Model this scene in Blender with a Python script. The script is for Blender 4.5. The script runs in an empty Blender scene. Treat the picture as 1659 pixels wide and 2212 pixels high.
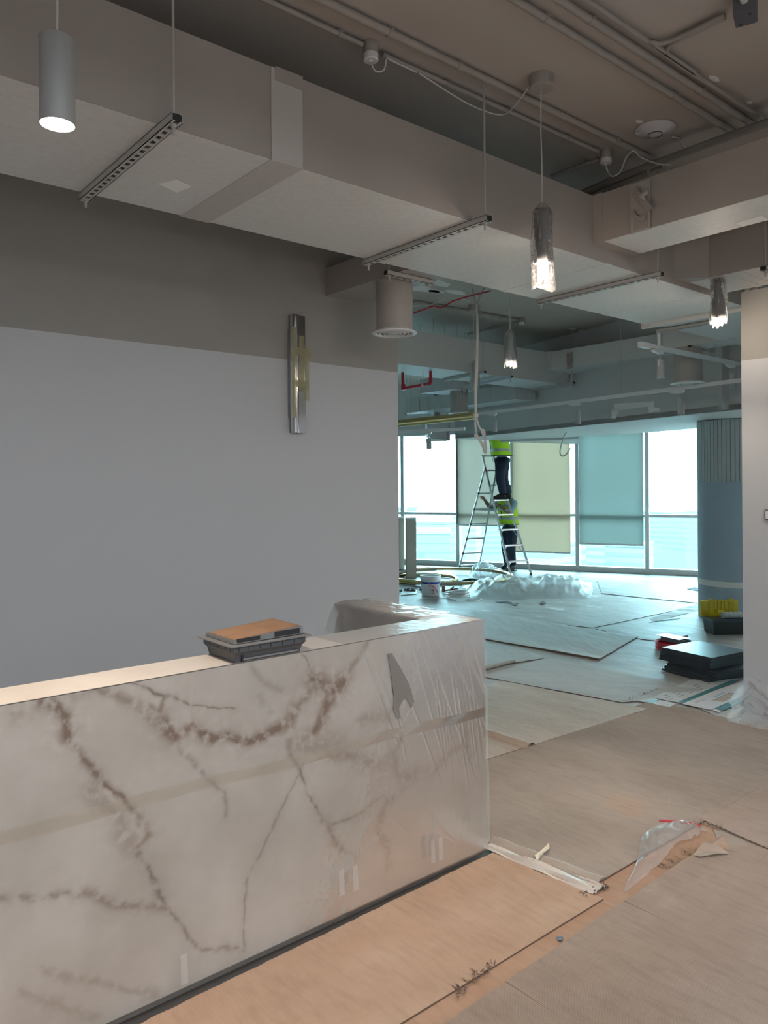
import bpy, bmesh, math, random
import numpy as np
from mathutils import Vector, Matrix
random.seed(7)
sc = bpy.context.scene
COL = sc.collection
# ------------------------------------------------------------------ camera
F, CX, CY, H = 1643., 829.5, 1042., 1.7
YAW, ROLL = math.radians(50), math.radians(.4)
FW = np.array((math.cos(YAW), math.sin(YAW), 0.)); RT = np.array((math.sin(YAW), -math.cos(YAW), 0.)); UP = np.array((0, 0, 1.))
cd = bpy.data.cameras.new('camera'); cam = bpy.data.objects.new('camera', cd); COL.objects.link(cam)
cd.sensor_fit = 'VERTICAL'; cd.sensor_height = 36; cd.lens = F/2212*36; cd.shift_y = -(1106-CY)/2212; cd.clip_start = .05; cd.clip_end = 6000
cr, sr = math.cos(ROLL), math.sin(ROLL)
xr = RT*cr - UP*sr; yu = RT*sr + UP*cr
m = Matrix.Identity(4)
for i in range(3): m[i][0], m[i][1], m[i][2] = xr[i], yu[i], -FW[i]
m[0][3], m[1][3], m[2][3] = 0, 0, H
cam.matrix_world = m; sc.camera = cam
# ------------------------------------------------------------------ world, light, exposure
sc.view_settings.view_transform = 'Standard'; sc.view_settings.look = 'None'; sc.view_settings.gamma = 1
sc.view_settings.use_curve_mapping = False; sc.view_settings.exposure = 0.0
W = bpy.data.worlds.new('overcast_sky'); sc.world = W; W.use_nodes = True
W.node_tree.nodes['Background'].inputs[0].default_value = (.93, .98, 1, 1)
W.node_tree.nodes['Background'].inputs[1].default_value = 23.0
sc.cycles.max_bounces = 10; sc.cycles.diffuse_bounces = 5; sc.cycles.transparent_max_bounces = 24
sc.cycles.glossy_bounces = 4; sc.cycles.sample_clamp_indirect = 6; sc.cycles.caustics_reflective = False; sc.cycles.caustics_refractive = False
PEND_W, GLOW_W, FILL_W = 150., 7., 54.      # pendant beam, bag glow, added fill fittings behind the camera
WARM = (1, .83, .67); NEUT = (.90, .95, 1)

# ------------------------------------------------------------------ pixel -> place
def ray(px, py):
    u = (px-CX)/F; v = -(py-CY)/F
    a = u*cr + v*sr; b = -u*sr + v*cr
    return FW + a*RT + b*UP
def G(px, py, z=0.):
    d = ray(px, py); t = (z-H)/d[2]; return Vector((d[0]*t, d[1]*t, z))
def WX(px, py, X):
    d = ray(px, py); t = X/d[0]; return Vector((X, d[1]*t, H+d[2]*t))
def WY(px, py, Y):
    d = ray(px, py); t = Y/d[1]; return Vector((d[0]*t, Y, H+d[2]*t))
def DP(px, py, t):
    d = ray(px, py); return Vector((d[0]*t, d[1]*t, H+d[2]*t))
def onplane(px, py, p0, n):
    d = ray(px, py); o = np.array((0, 0, H)); t = np.dot(np.array(p0)-o, n)/np.dot(d, n); q = o+d*t; return Vector(q)

# ------------------------------------------------------------------ materials
MATS = {}
def M(name, col, rough=.6, metal=0., noise=None, bump=None, spec=.5, alpha=None, stretch=None, detail=6):
    """principled; noise=(scale, colour2, contrast lo, hi); bump=(scale, strength)"""
    if name in MATS: return MATS[name]
    mt = bpy.data.materials.new(name); mt.use_nodes = True; nt = mt.node_tree; N = nt.nodes; L = nt.links
    b = N['Principled BSDF']; b.inputs['Base Color'].default_value = (*col, 1); b.inputs['Roughness'].default_value = rough
    b.inputs['Metallic'].default_value = metal; b.inputs['Specular IOR Level'].default_value = spec
    co = None
    if noise or bump:
        tc = N.new('ShaderNodeTexCoord'); mp = N.new('ShaderNodeMapping'); L.new(tc.outputs['Object'], mp.inputs['Vector'])
        if stretch: mp.inputs['Scale'].default_value = stretch[:3]; 
        if stretch and len(stretch) > 3: mp.inputs['Rotation'].default_value = (0, 0, stretch[3])
    if noise:
        nz = N.new('ShaderNodeTexNoise'); nz.inputs['Scale'].default_value = noise[0]; nz.inputs['Detail'].default_value = detail; L.new(mp.outputs[0], nz.inputs['Vector'])
        rp = N.new('ShaderNodeValToRGB'); rp.color_ramp.elements[0].position = noise[2]; rp.color_ramp.elements[1].position = noise[3]
        rp.color_ramp.elements[0].color = (*col, 1); rp.color_ramp.elements[1].color = (*noise[1], 1)
        L.new(nz.outputs['Fac'], rp.inputs[0]); L.new(rp.outputs[0], b.inputs['Base Color'])
    if bump:
        n2 = N.new('ShaderNodeTexNoise'); n2.inputs['Scale'].default_value = bump[0]; n2.inputs['Detail'].default_value = 5; L.new(mp.outputs[0], n2.inputs['Vector'])
        bp = N.new('ShaderNodeBump'); bp.inputs['Strength'].default_value = bump[1]; bp.inputs['Distance'].default_value = .01
        L.new(n2.outputs['Fac'], bp.inputs['Height']); L.new(bp.outputs[0], b.inputs['Normal'])
    MATS[name] = mt; return mt
def EM(name, col, s):
    mt = bpy.data.materials.new(name); mt.use_nodes = True; nt = mt.node_tree
    b = nt.nodes['Principled BSDF']; b.inputs['Emission Color'].default_value = (*col, 1); b.inputs['Emission Strength'].default_value = s
    b.inputs['Base Color'].default_value = (.8, .8, .8, 1); return mt
def FILM(name, tint=(1, 1, 1), body=.12, rough=.22, white=(.9, .9, .9), bump=None, gl=.5):
    """thin clear plastic: see-through, a little milky, glossy"""
    mt = bpy.data.materials.new(name); mt.use_nodes = True; nt = mt.node_tree; N = nt.nodes; L = nt.links
    out = N['Material Output']; N.remove(N['Principled BSDF'])
    tr = N.new('ShaderNodeBsdfTransparent'); tr.inputs[0].default_value = (*tint, 1)
    df = N.new('ShaderNodeBsdfDiffuse'); df.inputs[0].default_value = (*white, 1)
    tl = N.new('ShaderNodeBsdfTranslucent'); tl.inputs[0].default_value = (*white, 1)
    ad = N.new('ShaderNodeMixShader'); ad.inputs[0].default_value = .5; L.new(df.outputs[0], ad.inputs[1]); L.new(tl.outputs[0], ad.inputs[2])
    gs = N.new('ShaderNodeBsdfGlossy'); gs.inputs['Roughness'].default_value = rough
    m1 = N.new('ShaderNodeMixShader'); m1.inputs[0].default_value = body; L.new(tr.outputs[0], m1.inputs[1]); L.new(ad.outputs[0], m1.inputs[2])
    fr = N.new('ShaderNodeFresnel'); fr.inputs[0].default_value = 1.45
    mu = N.new('ShaderNodeMath'); mu.operation = 'MULTIPLY'; mu.inputs[1].default_value = gl; L.new(fr.outputs[0], mu.inputs[0])
    m2 = N.new('ShaderNodeMixShader'); L.new(mu.outputs[0], m2.inputs[0]); L.new(m1.outputs[0], m2.inputs[1]); L.new(gs.outputs[0], m2.inputs[2])
    L.new(m2.outputs[0], out.inputs[0])
    if bump:
        tc = N.new('ShaderNodeTexCoord'); n2 = N.new('ShaderNodeTexNoise'); n2.inputs['Scale'].default_value = bump[0]; L.new(tc.outputs['Object'], n2.inputs['Vector'])
        bp = N.new('ShaderNodeBump'); bp.inputs['Strength'].default_value = bump[1]; bp.inputs['Distance'].default_value = .01
        L.new(n2.outputs['Fac'], bp.inputs['Height'])
        for s in (gs, df, fr): L.new(bp.outputs[0], s.inputs['Normal'])
    return mt

paint = M('beige_paint', (.36, .325, .29), .62, noise=(3, (.33, .295, .265), .4, .7), bump=(14, .06))
paint_c = M('ceiling_paint', (.50, .45, .405), .7, noise=(1.5, (.47, .42, .38), .35, .7), bump=(30, .05))
ductpaint = M('duct_paint', (.37, .335, .305), .5, noise=(2.5, (.345, .31, .28), .4, .7), bump=(6, .10))
whitepatch = M('filler_patch', (.86, .85, .83), .8, bump=(40, .2))
galv = M('painted_channel', (.46, .45, .43), .45, metal=.1)
darkm = M('dark_metal', (.05, .05, .05), .5)
white = M('white_plastic', (.72, .72, .72), .4)
offw = M('offwhite_cable', (.62, .60, .57), .5)
lampgrey = M('lamp_grey', (.33, .34, .34), .45, metal=.1)
lampdark = M('lamp_dark', (.10, .095, .09), .5)
redm = M('red_paint', (.36, .012, .025), .4)
redcab = M('red_cable', (.50, .02, .035), .45)
black = M('black_plastic', (.02, .021, .023), .45)
gold = M('brushed_gold', (.62, .46, .22), .28, metal=1)
alu = M('aluminium', (.62, .65, .67), .38, metal=.55)
chrome = M('chrome', (.75, .76, .78), .10, metal=1)
film = FILM('plastic_film', body=.25, rough=.27, bump=(18, .12), gl=.7, white=(.72,.68,.63))
topfilm = FILM('plastic_film_top', body=.14, rough=.3, bump=(25, .4), gl=.3)
bagfilm = FILM('bag_film', body=.13, rough=.14, bump=(60, .5), gl=.9)
milky = FILM('milky_sheet', body=.36, rough=.2, bump=(18, .6), gl=.9, white=(.95,.95,.95))
heapfilm = FILM('heap_film', body=.30, rough=.32, bump=(9, .35), gl=.45, white=(.95,.96,.97))
bubble = FILM('bubble_wrap', white=(.95,.96,.97), body=.30, rough=.2, bump=(70, .5), gl=.6)
tape_m = FILM('masking_tape', tint=(.93, .90, .74), body=.4, rough=.5, white=(.78, .75, .60), gl=.2)
cleartape = FILM('packing_tape', tint=(.99, .97, .92), body=.30, rough=.2, white=(.80, .74, .66), gl=.9)

# ------------------------------------------------------------------ numpy value noise
def vn(p, seed=0):
    p = np.asarray(p, float); i = np.floor(p).astype(np.int64); f = p-i; f = f*f*(3-2*f)
    def h(ix, iy, iz):
        n = (ix*374761393 + iy*668265263 + iz*2147483647 + seed*1274126177) & 0xffffffff
        n = ((n ^ (n >> 13))*1274126177) & 0xffffffff
        return ((n ^ (n >> 16)) & 0xffff)/65535.
    r = 0
    for a in (0, 1):
        for b in (0, 1):
            for c in (0, 1):
                w = (f[..., 0] if a else 1-f[..., 0])*(f[..., 1] if b else 1-f[..., 1])*(f[..., 2] if c else 1-f[..., 2])
                r = r + w*h(i[..., 0]+a, i[..., 1]+b, i[..., 2]+c)
    return r
def fbm(p, o=4, seed=0):
    p = np.asarray(p, float); r = 0; a = .5
    for k in range(o): r = r + a*(vn(p, seed+k)-.5); p = p*2.03; a *= .5
    return r

# ------------------------------------------------------------------ mesh builder
class MB:
    def __init__(s): s.v = []; s.f = []
    def add(s, vs, fs):
        o = len(s.v); s.v += [tuple(float(c) for c in p) for p in vs]; s.f += [tuple(o+i for i in f) for f in fs]; return s
    def box(s, a, b):
        (x0, y0, z0), (x1, y1, z1) = a, b
        return s.add([(x0,y0,z0),(x1,y0,z0),(x1,y1,z0),(x0,y1,z0),(x0,y0,z1),(x1,y0,z1),(x1,y1,z1),(x0,y1,z1)],
                     [(0,3,2,1),(4,5,6,7),(0,1,5,4),(1,2,6,5),(2,3,7,6),(3,0,4,7)])
    def prism(s, poly, z0, z1):
        n = len(poly)
        z0s = z0 if hasattr(z0, '__len__') else [z0]*n; z1s = z1 if hasattr(z1, '__len__') else [z1]*n
        A = sum(poly[i][0]*poly[(i+1)%n][1]-poly[(i+1)%n][0]*poly[i][1] for i in range(n))
        if A < 0: poly = list(poly)[::-1]; z0s = list(z0s)[::-1]; z1s = list(z1s)[::-1]
        vs = [(p[0], p[1], z) for p, z in zip(poly, z0s)] + [(p[0], p[1], z) for p, z in zip(poly, z1s)]
        return s.add(vs, [tuple(range(n))[::-1], tuple(range(n, 2*n))] + [(i, (i+1)%n, n+(i+1)%n, n+i) for i in range(n)])
    def bar(s, p, q, w, h, up=(0,0,1)):
        """box beam from p to q, w across, h along up"""
        p, q = Vector(p), Vector(q); d = (q-p).normalized(); u = Vector(up); sd = d.cross(u)
        if sd.length < 1e-4: sd = d.cross(Vector((1,0,0)))
        sd.normalize(); u = sd.cross(d).normalized()
        vs = [e + sd*(w/2*a) + u*(h/2*b) for e in (p, q) for a, b in ((-1,-1),(1,-1),(1,1),(-1,1))]
        return s.add(vs, [(0,1,2,3),(7,6,5,4),(0,4,5,1),(1,5,6,2),(2,6,7,3),(3,7,4,0)])
    def tube(s, pts, r, n=8, cap=True):
        pts = [Vector(p) for p in pts]; rs = r if hasattr(r, '__len__') else [r]*len(pts)
        rings = []; prev = None
        for i, p in enumerate(pts):
            t = (pts[min(i+1, len(pts)-1)]-pts[max(i-1, 0)]).normalized()
            if prev is None:
                a = t.cross(Vector((0,0,1)))
                if a.length < 1e-3: a = t.cross(Vector((1,0,0)))
            else: a = prev - t*prev.dot(t)
            a.normalize(); b = t.cross(a); prev = a
            rings.append([p + (a*math.cos(2*math.pi*k/n) + b*math.sin(2*math.pi*k/n))*rs[i] for k in range(n)])
        vs = [v for r_ in rings for v in r_]; fs = []
        for i in range(len(pts)-1):
            for k in range(n): fs.append((i*n+k, i*n+(k+1)%n, (i+1)*n+(k+1)%n, (i+1)*n+k))
        if cap: fs += [tuple(range(n))[::-1], tuple(range((len(pts)-1)*n, len(pts)*n))]
        return s.add(vs, fs)
    def lathe(s, prof, c=(0,0,0), n=24, noise=None, cap=True):
        vs = []; fs = []
        for j, (r, z) in enumerate(prof):
            for k in range(n):
                rr = r*(noise(j, k) if noise else 1); a = 2*math.pi*k/n
                vs.append((c[0]+rr*math.cos(a), c[1]+rr*math.sin(a), c[2]+z))
        m_ = len(prof)
        for j in range(m_-1):
            for k in range(n): fs.append((j*n+k, j*n+(k+1)%n, (j+1)*n+(k+1)%n, (j+1)*n+k))
        if cap:
            if prof[0][0] > 1e-5: fs.append(tuple(range(n))[::-1])
            if prof[-1][0] > 1e-5: fs.append(tuple(range((m_-1)*n, m_*n)))
        return s.add(vs, fs)
    def grid(s, P):
        """P: array (n,m,3)"""
        n, m_ = P.shape[:2]; vs = P.reshape(-1, 3)
        fs = [(i*m_+j, (i+1)*m_+j, (i+1)*m_+j+1, i*m_+j+1) for i in range(n-1) for j in range(m_-1)]
        return s.add(vs, fs)
    def hull(s, pts):
        bm = bmesh.new(); [bm.verts.new(p) for p in pts]
        bmesh.ops.convex_hull(bm, input=bm.verts[:]); bm.verts.ensure_lookup_table(); bm.verts.index_update()
        vs = [v.co[:] for v in bm.verts]; fs = [tuple(v.index for v in f.verts) for f in bm.faces]; bm.free(); return s.add(vs, fs)
    def mesh(s, name, mat, off=(0,0,0), smooth=True, ang=40):
        me = bpy.data.meshes.new(name); o = Vector(off)
        me.from_pydata([tuple(Vector(v)-o) for v in s.v], [], s.f); me.update()
        if smooth:
            me.shade_smooth(); me.set_sharp_from_angle(angle=math.radians(ang))
        if mat: me.materials.append(mat)
        return me
def link(name, data, parent=None):
    o = bpy.data.objects.new(name, data); COL.objects.link(o)
    if parent: o.parent = parent
    return o
def tag(o, label=None, cat=None, group=None, kind=None):
    if label: o['label'] = label
    if cat: o['category'] = cat
    if group: o['group'] = group
    if kind: o['kind'] = kind
    return o
def thing(name, label, cat, loc=(0,0,0), rz=0, group=None):
    o = link(name, None); o.empty_display_size = .1; o.location = loc; o.rotation_euler = (0,0,rz); return tag(o, label, cat, group)
def wloc(p):
    l = Vector((0,0,0))
    while p: l += Vector(p.location); p = p.parent
    return l
def part(mb, name, mat, parent, world=True, smooth=True, label=None, ang=40):
    """a part; vertices in world space unless world=False"""
    o = link(name, mb.mesh(name, mat, wloc(parent) if world else (0,0,0), smooth, ang), parent)
    if label: o['label'] = label
    return o
def solo(mb, name, mat, label, cat, group=None, kind=None, smooth=True, ang=40):
    v = np.array(mb.v); c = ((v[:,0].min()+v[:,0].max())/2, (v[:,1].min()+v[:,1].max())/2, v[:,2].min())
    o = link(name, mb.mesh(name, mat, c, smooth, ang)); o.location = c; return tag(o, label, cat, group, kind)
def struct(mb, name, mat, smooth=False):
    v = np.array(mb.v); c = ((v[:,0].min()+v[:,0].max())/2, (v[:,1].min()+v[:,1].max())/2, v[:,2].min())
    o = link(name, mb.mesh(name, mat, c, smooth)); o.location = c; o['kind'] = 'structure'; return o
def copy_tree(o, parent=None):
    c = o.copy(); COL.objects.link(c); c.parent = parent
    for ch in list(o.children): copy_tree(ch, c)
    return c
def light(name, kind, loc, energy, col, parent=None, **kw):
    l = bpy.data.lights.new(name, kind); l.energy = energy; l.color = col
    for k, v in kw.items(): setattr(l, k, v)
    o = link(name, l, parent); o.location = loc; return o
def arc(p, q, sag, n=10, side=(0,0,-1)):
    p, q = Vector(p), Vector(q); return [p.lerp(q, t/n) + Vector(side)*sag*4*(t/n)*(1-t/n) for t in range(n+1)]
def spline(pts, n=6):
    P = [Vector(p) for p in pts]; out = []
    for i in range(len(P)-1):
        a, b, c, d = P[max(i-1,0)], P[i], P[i+1], P[min(i+2, len(P)-1)]
        for k in range(n):
            t = k/n; out.append(.5*((2*b)+(c-a)*t+(2*a-5*b+4*c-d)*t*t+(3*b-a-3*c+d)*t**3))
    return out+[P[-1]]
# ================================================================== STRUCTURE
ZC = 3.68
F0 = Vector((11.03, 10.86, 0)); FD = Vector((.4270, -.9042, 0)); FN = Vector((.9042, .4270, 0))
FL, FR = F0-FD*3.0, F0+FD*10.0
def fac(px):    # distance along the facade seen at a pixel column
    q = onplane(px, 1110, F0, np.array(FN)); return (q-F0).dot(FD)
def fp(t, off=0., z=0.): q = F0+FD*t+FN*off; return Vector((q.x, q.y, z))
def mat_two_tone():
    mt = bpy.data.materials.new('two_tone_wall_paint'); mt.use_nodes = True; nt = mt.node_tree; N = nt.nodes; L = nt.links; b = N['Principled BSDF']
    g = N.new('ShaderNodeNewGeometry'); sp = N.new('ShaderNodeSeparateXYZ'); L.new(g.outputs['Position'], sp.inputs[0])
    gt = N.new('ShaderNodeMath'); gt.operation = 'GREATER_THAN'; gt.inputs[1].default_value = 2.537; L.new(sp.outputs['Z'], gt.inputs[0])
    nz = N.new('ShaderNodeTexNoise'); nz.inputs['Scale'].default_value = 1.2; L.new(g.outputs['Position'], nz.inputs['Vector'])
    mg = N.new('ShaderNodeMix'); mg.data_type = 'RGBA'; mg.inputs[6].default_value = (.325, .31, .285, 1); mg.inputs[7].default_value = (.36, .345, .32, 1); L.new(nz.outputs['Fac'], mg.inputs[0])
    mx = N.new('ShaderNodeMix'); mx.data_type = 'RGBA'; L.new(gt.outputs[0], mx.inputs[0]); mx.inputs[6].default_value = (.55, .56, .575, 1); L.new(mg.outputs[2], mx.inputs[7])
    L.new(mx.outputs[2], b.inputs['Base Color']); b.inputs['Roughness'].default_value = .75
    n2 = N.new('ShaderNodeTexNoise'); n2.inputs['Scale'].default_value = 90; L.new(g.outputs['Position'], n2.inputs['Vector'])
    bp = N.new('ShaderNodeBump'); bp.inputs['Strength'].default_value = .04; L.new(n2.outputs['Fac'], bp.inputs['Height']); L.new(bp.outputs[0], b.inputs['Normal'])
    return mt
twotone = mat_two_tone()
plain = M('grey_far_paint', (.58, .59, .59), .7)
def mat_floor():
    mt = bpy.data.materials.new('dusty_board_floor'); mt.use_nodes = True; nt = mt.node_tree; N = nt.nodes; L = nt.links; b = N['Principled BSDF']
    g = N.new('ShaderNodeNewGeometry'); mp = N.new('ShaderNodeMapping'); L.new(g.outputs['Position'], mp.inputs[0]); mp.inputs['Rotation'].default_value = (0,0,.75); mp.inputs['Scale'].default_value = (1, .45, 1)
    a = N.new('ShaderNodeTexNoise'); a.inputs['Scale'].default_value = 5; a.inputs['Detail'].default_value = 8; L.new(mp.outputs[0], a.inputs['Vector'])
    r1 = N.new('ShaderNodeValToRGB'); L.new(a.outputs['Fac'], r1.inputs[0])
    e = r1.color_ramp.elements; e[0].position = .3; e[0].color = (.27, .245, .22, 1); e[1].position = .62; e[1].color = (.36, .335, .31, 1)
    q = e.new(.70); q.color = (.60, .59, .57, 1)
    L.new(r1.outputs[0], b.inputs['Base Color']); b.inputs['Roughness'].default_value = .55
    bp = N.new('ShaderNodeBump'); bp.inputs['Strength'].default_value = .35; bp.inputs['Distance'].default_value = .02; L.new(a.outputs['Fac'], bp.inputs['Height']); L.new(bp.outputs[0], b.inputs['Normal'])
    return mt
floor_m = mat_floor()
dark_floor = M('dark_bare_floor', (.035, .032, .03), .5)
plan = [(-4.2,-4.2),(5.52,-4.2),(5.52,1.8),(FR.x,FR.y),(FL.x,FL.y),(3.81,FL.y),(3.81,4.5),(-4.2,4.5)]
struct(MB().prism(plan, -.2, 0), 'floor', floor_m)
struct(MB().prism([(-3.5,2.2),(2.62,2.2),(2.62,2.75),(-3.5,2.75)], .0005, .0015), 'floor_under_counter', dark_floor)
struct(MB().prism(plan, ZC, ZC+.2), 'ceiling', paint_c)
struct(MB().box((-4.2,4.37,0),(3.81,4.5,ZC)), 'wall_left', twotone)
struct(MB().box((3.68,4.5,0),(3.81,FL.y,ZC)), 'wall_left_return', twotone)
struct(MB().box((3.68,FL.y,0),(FL.x,FL.y+.13,ZC)), 'wall_far_end', plain)
struct(MB().box((5.37,-4.2,0),(5.52,2.48,3.02)), 'wall_right', twotone)
struct(MB().box((5.52,1.67,0),(FR.x,1.8,ZC)), 'wall_far_side', plain)
struct(MB().box((-4.33,-4.2,0),(-4.2,4.5,ZC)), 'wall_behind', twotone)
struct(MB().box((-4.2,-4.33,0),(5.52,-4.2,ZC)), 'wall_side', twotone)
struct(MB().box((5.37,-4.2,3.38),(5.52,2.3,ZC)), 'wall_right_top', twotone)
# facade header
hb = MB(); a, b_ = FL, FR
hb.prism([fp(-3,0)[:2], fp(10,0)[:2], fp(10,.2)[:2], fp(-3,.2)[:2]], 2.72, ZC); struct(hb, 'wall_facade_header', plain)
# windows
frame_m = M('window_frame', (.72, .74, .75), .45, metal=.2)
def mat_glass():
    mt = bpy.data.materials.new('blue_tinted_glass'); mt.use_nodes = True; nt = mt.node_tree; N = nt.nodes; L = nt.links
    N.remove(N['Principled BSDF']); tr = N.new('ShaderNodeBsdfTransparent'); tr.inputs[0].default_value = (.66, .895, .95, 1)
    gl = N.new('ShaderNodeBsdfGlossy'); gl.inputs['Roughness'].default_value = .02
    fr = N.new('ShaderNodeFresnel'); fr.inputs[0].default_value = 1.3; mx = N.new('ShaderNodeMixShader')
    L.new(fr.outputs[0], mx.inputs[0]); L.new(tr.outputs[0], mx.inputs[1]); L.new(gl.outputs[0], mx.inputs[2]); L.new(mx.outputs[0], N['Material Output'].inputs[0]); return mt
glass = mat_glass()
ts = [fac(868)-2.45, fac(868)-1.2, fac(868), fac(987), fac(1104), fac(1244), fac(1394), fac(1394)+1.25, fac(1394)+2.5, fac(1394)+3.75]
for i in range(len(ts)-1):
    t0, t1 = ts[i], ts[i+1]; fr = MB()
    fr.prism([fp(t0,-.06)[:2], fp(t0+.07,-.06)[:2], fp(t0+.07,.1)[:2], fp(t0,.1)[:2]], 0, 2.74)
    fr.prism([fp(t0+.07,-.05)[:2], fp(t1,-.05)[:2], fp(t1,.1)[:2], fp(t0+.07,.1)[:2]], 0, .10)
    fr.prism([fp(t0+.07,-.02)[:2], fp(t1,-.02)[:2], fp(t1,.08)[:2], fp(t0+.07,.08)[:2]], 1.03, 1.08)
    fr.prism([fp(t0+.07,-.04)[:2], fp(t1,-.04)[:2], fp(t1,.1)[:2], fp(t0+.07,.1)[:2]], 2.66, 2.74)
    w = struct(fr, 'window_%d' % (i+1), frame_m)
    for z0, z1 in ((.10, 1.03), (1.08, 2.66)):
        g = MB().prism([fp(t0+.07,.03)[:2], fp(t1,.03)[:2], fp(t1,.036)[:2], fp(t0+.07,.036)[:2]], z0, z1)
        part(g, 'glass_pane', glass, w, smooth=False)
# portals guide the sky light through the glazing
pl = light('window_portal', 'AREA', fp((ts[0]+ts[-1])/2, .2, 1.4), 1, (1,1,1), shape='RECTANGLE', size=ts[-1]-ts[0], size_y=2.6)
pl.rotation_euler = (-FN).to_track_quat('-Z', 'Z').to_euler(); pl.data.cycles.is_portal = True
# bulkhead with soffit in front of the glazing
ZS = 2.43
near = [G(983,948,ZS), G(1300,916,ZS), G(1513,893,ZS)]
ndir = (near[2]-near[0]).normalized(); nR = near[0]+ndir*11.5
far_ = [G(1108,952,ZS), G(1249,943,ZS), G(1394,935,ZS), G(1513,925,ZS)]
fR = far_[3]+(far_[3]-far_[1]).normalized()*4.2
soff = M('soffit_paint', (.60, .62, .62), .6); bulk_m = M('bulkhead_paint', (.52, .52, .51), .65, noise=(2, (.49,.49,.48), .4, .7))
struct(MB().prism([near[0][:2], nR[:2], fR[:2], far_[3][:2], far_[2][:2], far_[1][:2], far_[0][:2]], ZS, ZS+.06), 'trim_1', soff)
fn = Vector((-ndir.y, ndir.x, 0)); 
if fn.dot(Vector(FW)) < 0: fn = -fn
bk = near[0]+fn*.1; bkR = nR+fn*.1
struct(MB().prism([near[0][:2], nR[:2], bkR[:2], bk[:2]], ZS-.001, ZC), 'wall_bulkhead', bulk_m)
# lower pelmet step hanging from the soffit
p0, p1, p2 = G(1080,951,ZS), G(1250,959,ZS-.02), G(1250,944,ZS)
struct(MB().prism([p0[:2], p1[:2], p2[:2]], ZS-.03, ZS+.02), 'trim_2', soff)
# dark pilaster on the bulkhead
pq = onplane(1566, 800, near[0], np.array(fn)); pq2 = onplane(1574, 800, near[0], np.array(fn))
struct(MB().prism([(pq-fn*.10)[:2], (pq2-fn*.10)[:2], pq2[:2], pq[:2]], ZS+.01, ZC), 'trim_3', bulk_m)
# rough plaster patch round the duct opening
pm = MB()
for q in ([(1326,872),(1400,868),(1400,878),(1326,888)], [(1321,884),(1338,880),(1330,905),(1321,906)], [(1398,868),(1413,866),(1412,890),(1402,891)], [(1412,880),(1425,882),(1423,889),(1412,888)]):
    vs = [onplane(x, y, near[0]-fn*.004, np.array(fn)) for x, y in q]; vs2 = [v+fn*.006 for v in vs]
    pm.add(vs+vs2, [(0,1,2,3),(7,6,5,4),(0,4,5,1),(1,5,6,2),(2,6,7,3),(3,7,4,0)])
struct(pm, 'trim_4', whitepatch)
# ------------------------------------------------------------------ outside: haze pale town far below
town = M('town_ground', (.068, .078, .075), .9, noise=(.012, (.17, .17, .16), .38, .62), detail=12)
og = MB(); n = 48
og.lathe([(0.01,-75),(120,-75),(600,-75),(4500,-75)], n=n, cap=False); o = struct(og, 'outside_ground', town)
bcol = [M('far_block_a', (.13,.14,.14), .8), M('far_block_b', (.11,.125,.13), .8), M('far_block_c', (.15,.15,.14), .8)]
winm = M('far_window', (.10,.17,.22), .3)
rb = random.Random(3)
specs = [(948,1155,420,26,22,'low wide'), (925,1170,330,24,14,'square'), (1010,1140,520,20,34,'slim'), (1062,1150,600,30,28,'broad'), (1085,1140,700,22,40,'tall'),
         (1180,1195,300,26,12,'squat'), (1440,1130,640,44,30,'long'), (1475,1138,560,24,26,'twin'), (1300,1180,420,34,10,'flat roofed'), (1360,1196,320,20,12,'small')]
for k, (px, py, d, w, h, adj) in enumerate(specs):
    q = DP(px, py, d); r = thing('far_building', '%s pale hazy building block seen through the glazing far below' % adj, 'building', (q.x, q.y, -75), group='hazy town blocks outside')
    hh = 75+min(q.z-0, 0)+h*.3; hh = max(hh, 12)
    part(MB().box((-w/2,-w/2.6,0),(w/2,w/2.6,hh)), 'wall', bcol[k%3], r, world=False, smooth=False)
    part(MB().box((-w/2-.4,-w/2.6-.4,hh),(w/2+.4,w/2.6+.4,hh+1.2)), 'roof', bcol[(k+1)%3], r, world=False, smooth=False)
    for zz in np.arange(hh-4, max(hh-26, 2), -4):
        part(MB().box((-w/2-.15,-w/2.6-.15,zz),(w/2+.15,w/2.6+.15,zz+1.6)), 'window_band', winm, r, world=False, smooth=False)
    r.rotation_euler.z = rb.uniform(0, 1.5)
# neighbouring tower seen at the left pane
q = DP(893, 1150, 42); r = thing('neighbour_tower', 'white tower edge with stacked balcony slabs outside the left pane', 'building', (q.x, q.y, -75))
part(MB().box((-1.5,-.9,0),(.10,.9,76.5-.2)), 'wall', M('tower_wall', (.5,.52,.52), .7), r, world=False, smooth=False)
for z in np.arange(66, 76, 1.15): part(MB().box((-1.6,-1.2,z),(.18,1.2,z+.14)), 'balcony_slab', bcol[1], r, world=False, smooth=False)
r.rotation_euler.z = math.radians(-40)
q = DP(911, 1214, 40); solo(MB().box((q.x-.12,q.y-.12,-75),(q.x+.12,q.y+.12,DP(911,1190,40).z)), 'blue_pylon', M('blue_panel', (.06,.22,.42), .5), 'bright blue panel standing outside beside the white tower', 'panel')
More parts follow.
